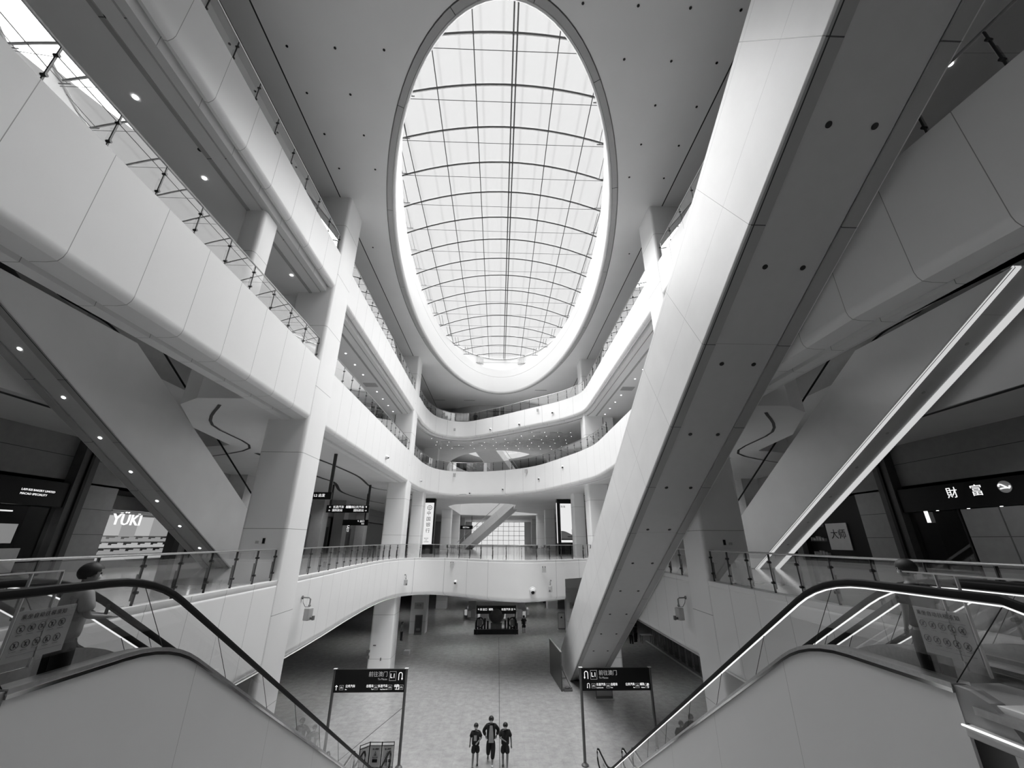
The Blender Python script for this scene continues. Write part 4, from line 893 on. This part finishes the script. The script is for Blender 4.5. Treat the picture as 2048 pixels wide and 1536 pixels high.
mb = MB(); sweep(mb, pk, [(0, 0), (0, 1.3), (.3, 1.3)]); mb.build('counter', 'g30', o)
mb = MB(); sweep(mb, pk, [(0, 3.3), (0, 4.6), (.5, 4.6)]); mb.build('canopy', 'g10', o)
for i, q in enumerate(pk[::2]): mb = MB(); mb.box(q[0]-.35, q[0]+.35, q[1]-.05, q[1]-.02, .35, 1.05); mb.build('lit_panel', 'signdim' if i % 2 else 'g50', o)
for i, q in enumerate(((-3.4, 62.3), (3.4, 62.3))): mb = MB(); mb.box(q[0]-.5, q[0]+.5, q[1]-.1, q[1], 1.25, 2.3); mb.build('screen', 'g20', o)
text('sign_text', '珠海口岸  综合服务', .55, 'sign', o, face_m(-.3, 61.1, 4.1)); text('sign_text', 'INFORMATION  DESK', .4, 'sign', o, face_m(-.1, 61.1, 3.55))
# folding caution barrier
o = thing('caution_barrier', (-5.5, 24.4, 0), 'three panel folding caution barrier standing at the foot of the left escalators', 'barrier')
def bpanel(x0, y0_, x1, y1_, pr=True):
    a, b = Vector((x0, y0_, 0)), Vector((x1, y1_, 0)); d = b-a; ang = math.atan2(d.y, d.x); L = d.length; mm = Matrix.Translation(a) @ Matrix.Rotation(ang, 4, 'Z')
    mb = MB()
    for q in (0, L): mb.box(q-.015, q+.015, -.015, .015, 0, 1.05, mm)
    for z in (.08, .9, 1.03): mb.box(0, L, -.012, .012, z-.012, z+.012, mm)
    mb.build('frame', 'black', o); mb = MB(); mb.box(.03, L-.03, -.006, .006, .1, .88, mm); mb.build('panel', 'g50', o)
    if pr:
        mb = MB(); c = [(L/2-.12, .45), (L/2+.12, .45), (L/2, .68)]; mb.tube([mm @ Vector((p, -.012, q)) for p, q in c], .012, 4, closed=True); mb.box(L/2-.12, L/2+.12, -.014, -.01, .27, .39, mm); mb.box(L/2-.02, L/2+.02, -.014, -.01, .5, .6, mm); mb.build('warning_print', 'black', o)
        text('print', '当心跌倒', .075, 'black', o, mm @ face_m(L/2, -.012, .77))
bpanel(-5.98, 24.42, -5.42, 24.4); bpanel(-5.4, 24.4, -4.84, 24.42); bpanel(-6.35, 24.05, -6.0, 24.42, False)
mb = MB(); mb.box(-8.75, -8.2, 44.6, 45.2, 0, .35); o = mb.build('floor_box', 'white', bevel=.03); tag(o, 'small white box on the ground floor right of the far left column', 'box')
# dark display boards and a table at the right, seen under the level one edge
bd = thing('display_board', (16.6, 37.2, 0), 'dark framed display board in the row at the right, nearest', 'display board', 'dark boards in a row at the right')
mb = MB(); mb.box(16.55, 16.65, 36.7, 37.7, .1, 1.9); mb.build('panel', 'g10', bd); mb = MB(); mb.box(16.5, 16.7, 36.65, 36.72, 0, 2.0); mb.box(16.5, 16.7, 37.7, 37.77, 0, 2.0); mb.build('frame', 'g30', bd); mb = MB(); mb.box(16.5, 16.54, 36.85, 37.5, .6, 1.6); mb.build('print_patch', 'g20', bd)
for i in range(1, 9): copy_thing(bd, (16.6, 37.2+1.35*i, 0), 'dark framed display board in the row at the right, %s after the nearest' % ['', 'first', 'second', 'third', 'fourth', 'fifth', 'sixth', 'seventh', 'eighth'][i])
mb = MB(); mb.box(16.1, 16.3, 35, 50, 0, .03); struct('trim_70', mb, 'g50', 'pale floor strip beside the row of boards')
def table(x, y, z, label, w_=1.2, d=.7, h=.75):
    o = thing('table', (x, y, z), label, 'table'); mb = MB(); mb.box(x-w_/2, x+w_/2, y-d/2, y+d/2, z+h-.04, z+h); mb.build('table_top', 'g50', o, bevel=.01)
    for a in (-1, 1):
        for b in (-1, 1): mb = MB(); mb.tube([(x+a*(w_/2-.06), y+b*(d/2-.06), z), (x+a*(w_/2-.06), y+b*(d/2-.06), z+h-.04)], .02, 6); mb.build('leg', 'black', o)
table(16.0, 49.2, 0, 'pale topped table under the level one edge at the right')
def chair_at(x, y, z, rz, label, grp):
    o = thing('chair', (0, 0, 0), label, 'chair', grp)
    mb = MB(); mb.box(-.22, .22, -.22, .22, .42, .46); mb.build('seat', 'g20', o); mb = MB(); mb.box(-.22, .22, .19, .23, .5, .85); mb.build('backrest', 'g50', o)
    for a in (-1, 1):
        for b in (-1, 1): mb = MB(); mb.tube([(a*.19, b*.19, 0), (a*.19, b*.19, .43)], .015, 5); mb.build('leg', 'steel', o)
    o.location = (x, y, z); o.rotation_euler.z = rz; return o
ch0 = chair_at(-6.6, 66, L1, .3, 'chair with pale back in the cafe beyond the left far columns', 'cafe chairs beyond the left far columns')
for i, (x, y) in enumerate([(-5.6, 66.4), (-7.2, 68), (-6.2, 68.6), (-8, 70), (-5.2, 69.5), (-7.5, 72)]): copy_thing(ch0, (x, y, L1), None, .7*i)
cr = copy_thing(ch0, (6.2, 66, L1), 'chair with pale back in the cafe beyond the right far columns', 1); cr['group'] = 'cafe chairs beyond the right far columns'
for i, (x, y) in enumerate([(5.2, 66.3), (7, 67.5), (6, 68.6), (8, 69), (7.5, 71)]): copy_thing(cr, (x, y, L1), None, .9*i+.5)
# white cloth hung over the far level three railing
mb = MB(); n_ = 14; P = [at(offset(far3, .1, False), seglen(offset(far3, .1, False)), 12.2+.12*i)[0] for i in range(n_+1)]
V = [[mb.bm.verts.new((p.x, p.y+.03*math.sin(i*1.9)-.12, z)) for i, p in enumerate(P)] for z in (24.15, 24.7, 25.2)]
for r in range(2):
    for i in range(n_): mb.bm.faces.new([V[r][i], V[r][i+1], V[r+1][i+1], V[r+1][i]])
o = mb.build('banner_cloth', 'g50', smooth=True); tag(o, 'pale wrinkled cloth banner hung on the far level three railing', 'banner')
sm = o.modifiers.new('thick', 'SOLIDIFY'); sm.thickness = .01
# small fittings on the ground floor column at the left
for i, (x, z, w_, h) in enumerate([(-10.3, 1.35, .26, .17), (-10.3, .95, .26, .2), (-9.85, 1.75, .22, .07), (-9.25, .8, .08, .2)]):
    mb = MB(); mb.box(x-w_/2, x+w_/2, 38.14, 38.2, z-h/2+.4, z+h/2+.4); o = mb.build('wall_fitting', 'g20'); tag(o, '%s on the left ground floor column' % ['upper small dark box', 'lower small dark box', 'thin dark slot plate', 'small dark upright handle'][i], 'wall fitting')
for s in (-1, 1):
    for i, (x, z, w_, h) in enumerate([(9.3, 10.05, .09, .2), (9.55, 10.0, .12, .1)]):
        mb = MB(); mb.box(min(s*(x-w_/2), s*(x+w_/2)), max(s*(x-w_/2), s*(x+w_/2)), 17.36, 17.4, z-h/2, z+h/2); o = mb.build('wall_fitting', 'black' if i == 0 else 'g50'); tag(o, '%s on the near %s column face' % (['small dark upright switch', 'small pale switch plate'][i], 'left' if s < 0 else 'right'), 'wall fitting')

# ------------------------------------------------------------------ people
def skin_mesh(name, nodes_, edges_, m, parent, sub=1, root=0):
    me = bpy.data.meshes.new(name); me.from_pydata([n[0] for n in nodes_], edges_, []); o = bpy.data.objects.new(name, me); COL.objects.link(o)
    o.modifiers.new('s', 'SKIN')
    for i, n in enumerate(nodes_):
        r = n[1]; r = r if isinstance(r, tuple) else (r, r); me.skin_vertices[0].data[i].radius = r; me.skin_vertices[0].data[i].use_root = (i == root)
    if sub: o.modifiers.new('u', 'SUBSURF').levels = sub
    bpy.context.view_layer.update()
    e = bpy.data.meshes.new_from_object(o.evaluated_get(bpy.context.evaluated_depsgraph_get())); e.name = name
    bpy.data.objects.remove(o); e.materials.clear(); e.materials.append(M[m])
    for p in e.polygons: p.use_smooth = True
    o = bpy.data.objects.new(name, e); COL.objects.link(o)
    if parent is not None: o.parent = parent
    return o
def person(loc, rz, h, label, arms, legs, top='cloth', bottom='cloth', skin='skin', sleeve=.5, leg_cover=.6, head_tilt=0, mask=True, shoe='shoe', open_shirt=False, fingers=True, lean=0, group=None, hair='hair', shoe_r=None):
    """arms: for L,R (elbow, wrist) in body units; legs: (knee, ankle); body faces -Y, 1.75 high"""
    o = thing('person', loc, label, 'person', group); o.rotation_euler.z = rz; k = h/1.75; o.scale = (k*1.1, k*1.08, k)
    ht = head_tilt
    N = [((0, 0, .95), (.13, .095)), ((0, lean*.3, 1.12), (.125, .09)), ((0, lean*.8, 1.32), (.155, .1)), ((0, lean, 1.46), (.08, .075)), ((0, lean-.01-ht*.3, 1.53), .048), ((0, lean-.02-ht, 1.58), (.07, .08)), ((0, lean-.02-ht*1.3, 1.65), (.095, .115)), ((0, lean-.01-ht*1.4, 1.73), (.075, .09))]
    E_ = [(0, 1), (1, 2), (2, 3), (3, 4), (4, 5), (5, 6), (6, 7)]
    def add(par, p, r): N.append((p, r)); E_.append((par, len(N)-1)); return len(N)-1
    TN = [((0, 0, .84), (.2, .15)), ((0, 0, .95), (.2, .15)), ((0, lean*.3, 1.12), (.2, .145)), ((0, lean*.8, 1.32), (.2, .14)), ((0, lean, 1.44), (.11, .095))]; TE = [(0, 1), (1, 2), (2, 3), (3, 4)]
    for s, (el, wr) in zip((-1, 1), arms):
        sh = Vector((s*.175, lean, 1.42)); el = Vector(el); wr = Vector(wr)
        a = add(2, tuple(sh), .058); b = add(a, tuple(el), .042); c = add(b, tuple(wr), .028)
        d = (wr-el).normalized(); pd = wr+d*.05; p_ = add(c, tuple(pd), (.036, .02))
        if fingers:
            n2 = Vector((1, 0, 0)) if abs(d.x) < .7 else Vector((0, 1, 0)); n2 = (n2-d*n2.dot(d)).normalized(); cu = d.cross(n2)
            for fi, (off, ln) in enumerate(((-.027, .06), (-.009, .072), (.009, .068), (.026, .052))):
                q = pd+n2*off+d*.03; q2 = q+d*ln*.6; q3 = q2+d*ln*.35+Vector((0, -.025, 0))
                i1 = add(p_, tuple(q), .0095); i2 = add(i1, tuple(q2), .0085); add(i2, tuple(q3), .0075)
            t1 = add(c, tuple(wr+d*.03+n2*s*-.03+Vector((0, -.02, 0))), .011); add(t1, tuple(wr+d*.07+n2*s*-.042+Vector((0, -.03, 0))), .009)
        i = len(TN); TN.append((tuple(sh+Vector((0, 0, .0))), .088)); TE.append((3, i))
        if sleeve <= 1: TN.append((tuple(sh.lerp(el, .55*1)), .09)); TN.append((tuple(sh.lerp(el, .55+sleeve*.6 if sleeve < .7 else 1)), .09)); TE += [(i, i+1), (i+1, i+2)]
        else: TN.append((tuple(el), .09)); TN.append((tuple(wr), .065)); TE += [(i, i+1), (i+1, i+2)]
    PN = [((0, 0, .97), (.17, .13)), ((0, 0, .9), (.18, .14))]; PE = [(0, 1)]
    shoes = []
    for s, (kn, an) in zip((-1, 1), legs):
        hp = Vector((s*.085, 0, .88)); kn = Vector(kn); an = Vector(an)
        a = add(0, tuple(hp), .085); b = add(a, tuple(kn), .055); b2 = add(b, tuple(kn.lerp(an, .35)+Vector((0, .015, 0))), .056); c = add(b2, tuple(an), .036); add(c, tuple(an+Vector((0, -.12, -.045))), (.038, .025))
        i = len(PN); PN.append((tuple(hp-Vector((0, 0, .02))), .125)); PE.append((1, i))
        if leg_cover <= .6: PN.append((tuple(hp.lerp(kn, .95)), .12)); PE.append((i, i+1))
        else: PN.append((tuple(kn), .11)); PN.append((tuple(kn.lerp(an, leg_cover)), .085)); PE += [(i, i+1), (i+1, i+2)]
        shoes.append(an)
    skin_mesh('body', N, E_, skin, o); t = skin_mesh('shirt', TN, TE, top, o, root=3); skin_mesh('trousers', PN, PE, bottom, o, root=1)
    for i, an in enumerate(shoes):
        skin_mesh('shoe', [(tuple(an+Vector((0, .03, -.035))), .05), (tuple(an+Vector((0, -.06, -.045))), (.05, .038)), (tuple(an+Vector((0, -.17, -.055))), (.045, .03))], [(0, 1), (1, 2)], (shoe_r if (i == 1 and shoe_r) else shoe), o)
    hc = Vector((0, lean-.02-ht*1.25, 1.665))
    mb = MB(); bmesh.ops.create_uvsphere(mb.bm, u_segments=18, v_segments=12, radius=.125, matrix=Matrix.Translation(hc+Vector((0, .02-ht*.1, .025))) @ Matrix.Diagonal((.92, 1.08, 1.02, 1)))
    for v in [v for v in mb.bm.verts if v.co.z < hc.z-.07+max(0, (hc.y+.05-v.co.y))*.8]: mb.bm.verts.remove(v)
    mb.build('hair', hair, None, smooth=True).parent = o
    mb = MB()
    for s in (-1, 1): mb.sphere(hc+Vector((s*.033, -.084, .0)), .012)
    mb.build('eyes', 'black', None).parent = o
    mb = MB(); mb.sphere(hc+Vector((0, -.098, -.025)), .014, (1, 1.2, 1.5)); [mb.sphere(hc+Vector((s*.083, .0, -.02)), .02, (.5, 1, 1.4)) for s in (-1, 1)]; mb.build('nose_and_ears', skin, None, smooth=True).parent = o
    mb = MB(); mb.sphere(hc+Vector((0, -.078, -.065)), .03, (1, .5, .25)); mb.build('mouth', 'g20', None, smooth=True).parent = o
    if mask: mb = MB(); mb.sphere(hc+Vector((0, -.055, -.05)), .055, (1.05, 1, .85)); mb.build('face_mask', 'cloth3' if mask != 'dark' else 'g30', None, smooth=True).parent = o
    return o
DN = lambda: (((-.24, .02, 1.13), (-.25, -.03, .9)), ((.24, .02, 1.13), (.25, -.03, .9)))
ST = (((-.1, -.01, .5), (-.1, 0, .08)), ((.1, -.01, .5), (.1, 0, .08)))
p1 = person((-.94, 24.6, 0), 0, 1.62, 'child in black t-shirt with white print, shorts and face mask, left of the three walkers', (((-.25, .03, 1.15), (-.27, 0, .92)), ((.27, .0, 1.17), (.1, -.2, 1.06))), (((-.1, -.06, .5), (-.12, -.18, .08)), ((.1, .02, .5), (.1, .12, .1))))
mb = MB(); mb.box(-.085, .045, -.142, -.136, 1.1, 1.33); c = mb.build('shirt_print', 'cloth2', None); c.parent = p1
p2 = person((-.2, 24.9, 0), 0, 1.82, 'adult in open black jacket over a grey shirt, tallest of the three walkers', (((-.33, .08, 1.18), (-.24, -.0, 1.02)), ((.33, .08, 1.2), (.25, 0, 1.04))), (((-.1, .0, .5), (-.12, .22, .14)), ((.1, -.08, .5), (.07, -.25, .08))), sleeve=2, leg_cover=.75, head_tilt=.05, shoe='cloth2', shoe_r='white')
mb = MB(); mb.prism([(-.06, 1.46), (.06, 1.46), (.1, 1.15), (.12, .8), (-.1, .8), (-.09, 1.15)], 'y', -.155, -.13); c = mb.build('undershirt', 'cloth2', None, bevel=.01); c.parent = p2
p3 = person((.5, 24.5, 0), 0, 1.7, 'child in black t-shirt and shorts looking down, right of the three walkers', (((-.26, .0, 1.16), (-.06, -.2, 1.12)), ((.26, .04, 1.13), (.28, .02, .86))), (((-.1, .0, .48), (-.09, .1, .1)), ((.1, -.1, .5), (.09, -.22, .08))), head_tilt=.07, leg_cover=.45)
# rider on the nearest left escalator, looking away to the right
pr_ = person((-5.46, 6.05, 8.107), math.radians(172), 1.64, 'man in grey t-shirt and dark trousers riding the left escalator, looking at a phone', (((-.25, -.04, 1.15), (-.13, -.3, 1.1)), ((.26, .0, 1.14), (.15, -.28, 1.12))), ST, top='g30', bottom='cloth', leg_cover=1.2, head_tilt=.03, mask=True)
pr_.rotation_euler.z = math.radians(155)
mb = MB(); mb.box(-.035, .035, -.36, -.35, 1.02, 1.16); ph = mb.build('phone', 'black'); ph.location = (-5.46, 6.05, 8.107); ph.rotation_euler.z = math.radians(155); tag(ph, 'dark phone held by the man on the left escalator', 'phone')
person((5.46, 5.7, 8.333), math.radians(185), 1.5, 'person with black hair and dark clothes on the right escalator, mostly hidden by the handrails', DN(), ST, leg_cover=1.2)
person((3.2, 54.1, 0), math.radians(180), 1.78, 'person in dark clothes walking away, right of the skyline display', DN(), (((-.1, -.06, .5), (-.11, -.15, .08)), ((.1, .02, .5), (.1, .15, .1))), fingers=False, mask=False)
person((-10.3, 50.6, 0), math.radians(90), 1.72, 'person in grey top walking behind the far left ground floor column', DN(), ST, top='g30', fingers=False, leg_cover=1.2)
for i, (x, y, a) in enumerate([(14.2, 48.6, 2.6), (14.9, 49.4, 3.6), (15.5, 51.2, .5)]):
    person((x, y, 0), a, 1.7, 'person in the group on the ground floor at the right, %s' % ['leftmost', 'beside the table', 'standing at the back'][i], DN(), ST, top=['g20', 'g10', 'cloth'][i], fingers=False, leg_cover=1.2)
for i, (x, y) in enumerate([(8.2, 78), (8.9, 78.6), (6.8, 79)]):
    person((x, y, 0), 3.1*i, 1.7, 'distant person beyond the information counter, %s' % ['middle one of three', 'rightmost of three', 'leftmost of three'][i], DN(), ST, fingers=False, leg_cover=1.2)
person((-3.2, 50.6, L3), 0, 1.7, 'dark figure standing behind the far level three railing', DN(), ST, fingers=False, leg_cover=1.2)

# ------------------------------------------------------------------ added fill spots that brighten the galleries, ground floor and shops
def spot(x, y, z, e, ang=140, r=.08):
    l = bpy.data.lights.new('ceiling_lamp', 'SPOT'); l.energy = e; l.spot_size = math.radians(ang); l.spot_blend = 1; l.shadow_soft_size = r
    o = bpy.data.objects.new('ceiling_lamp', l); COL.objects.link(o); o.location = (x, y, z)
for s in (-1, 1):
    k = 1.0 if s < 0 else .5
    for y in (8, 16, 26, 36, 48, 64): spot(s*18.5, y, 14.9, 300*k)
    for y in (20, 34, 50, 66): spot(s*13, y, 5.5, 260*k)
for y in (46, 56, 68, 84): spot(-3, y, 5.5, 420); spot(5, y+4, 5.5, 300)
for y in (54, 100, 110): spot(0, y, 14.9, 200)
spot(-23, 26.5, 11.5, 60); spot(-23.2, 19, 11.6, 25); spot(23, 18, 12.5, 12)
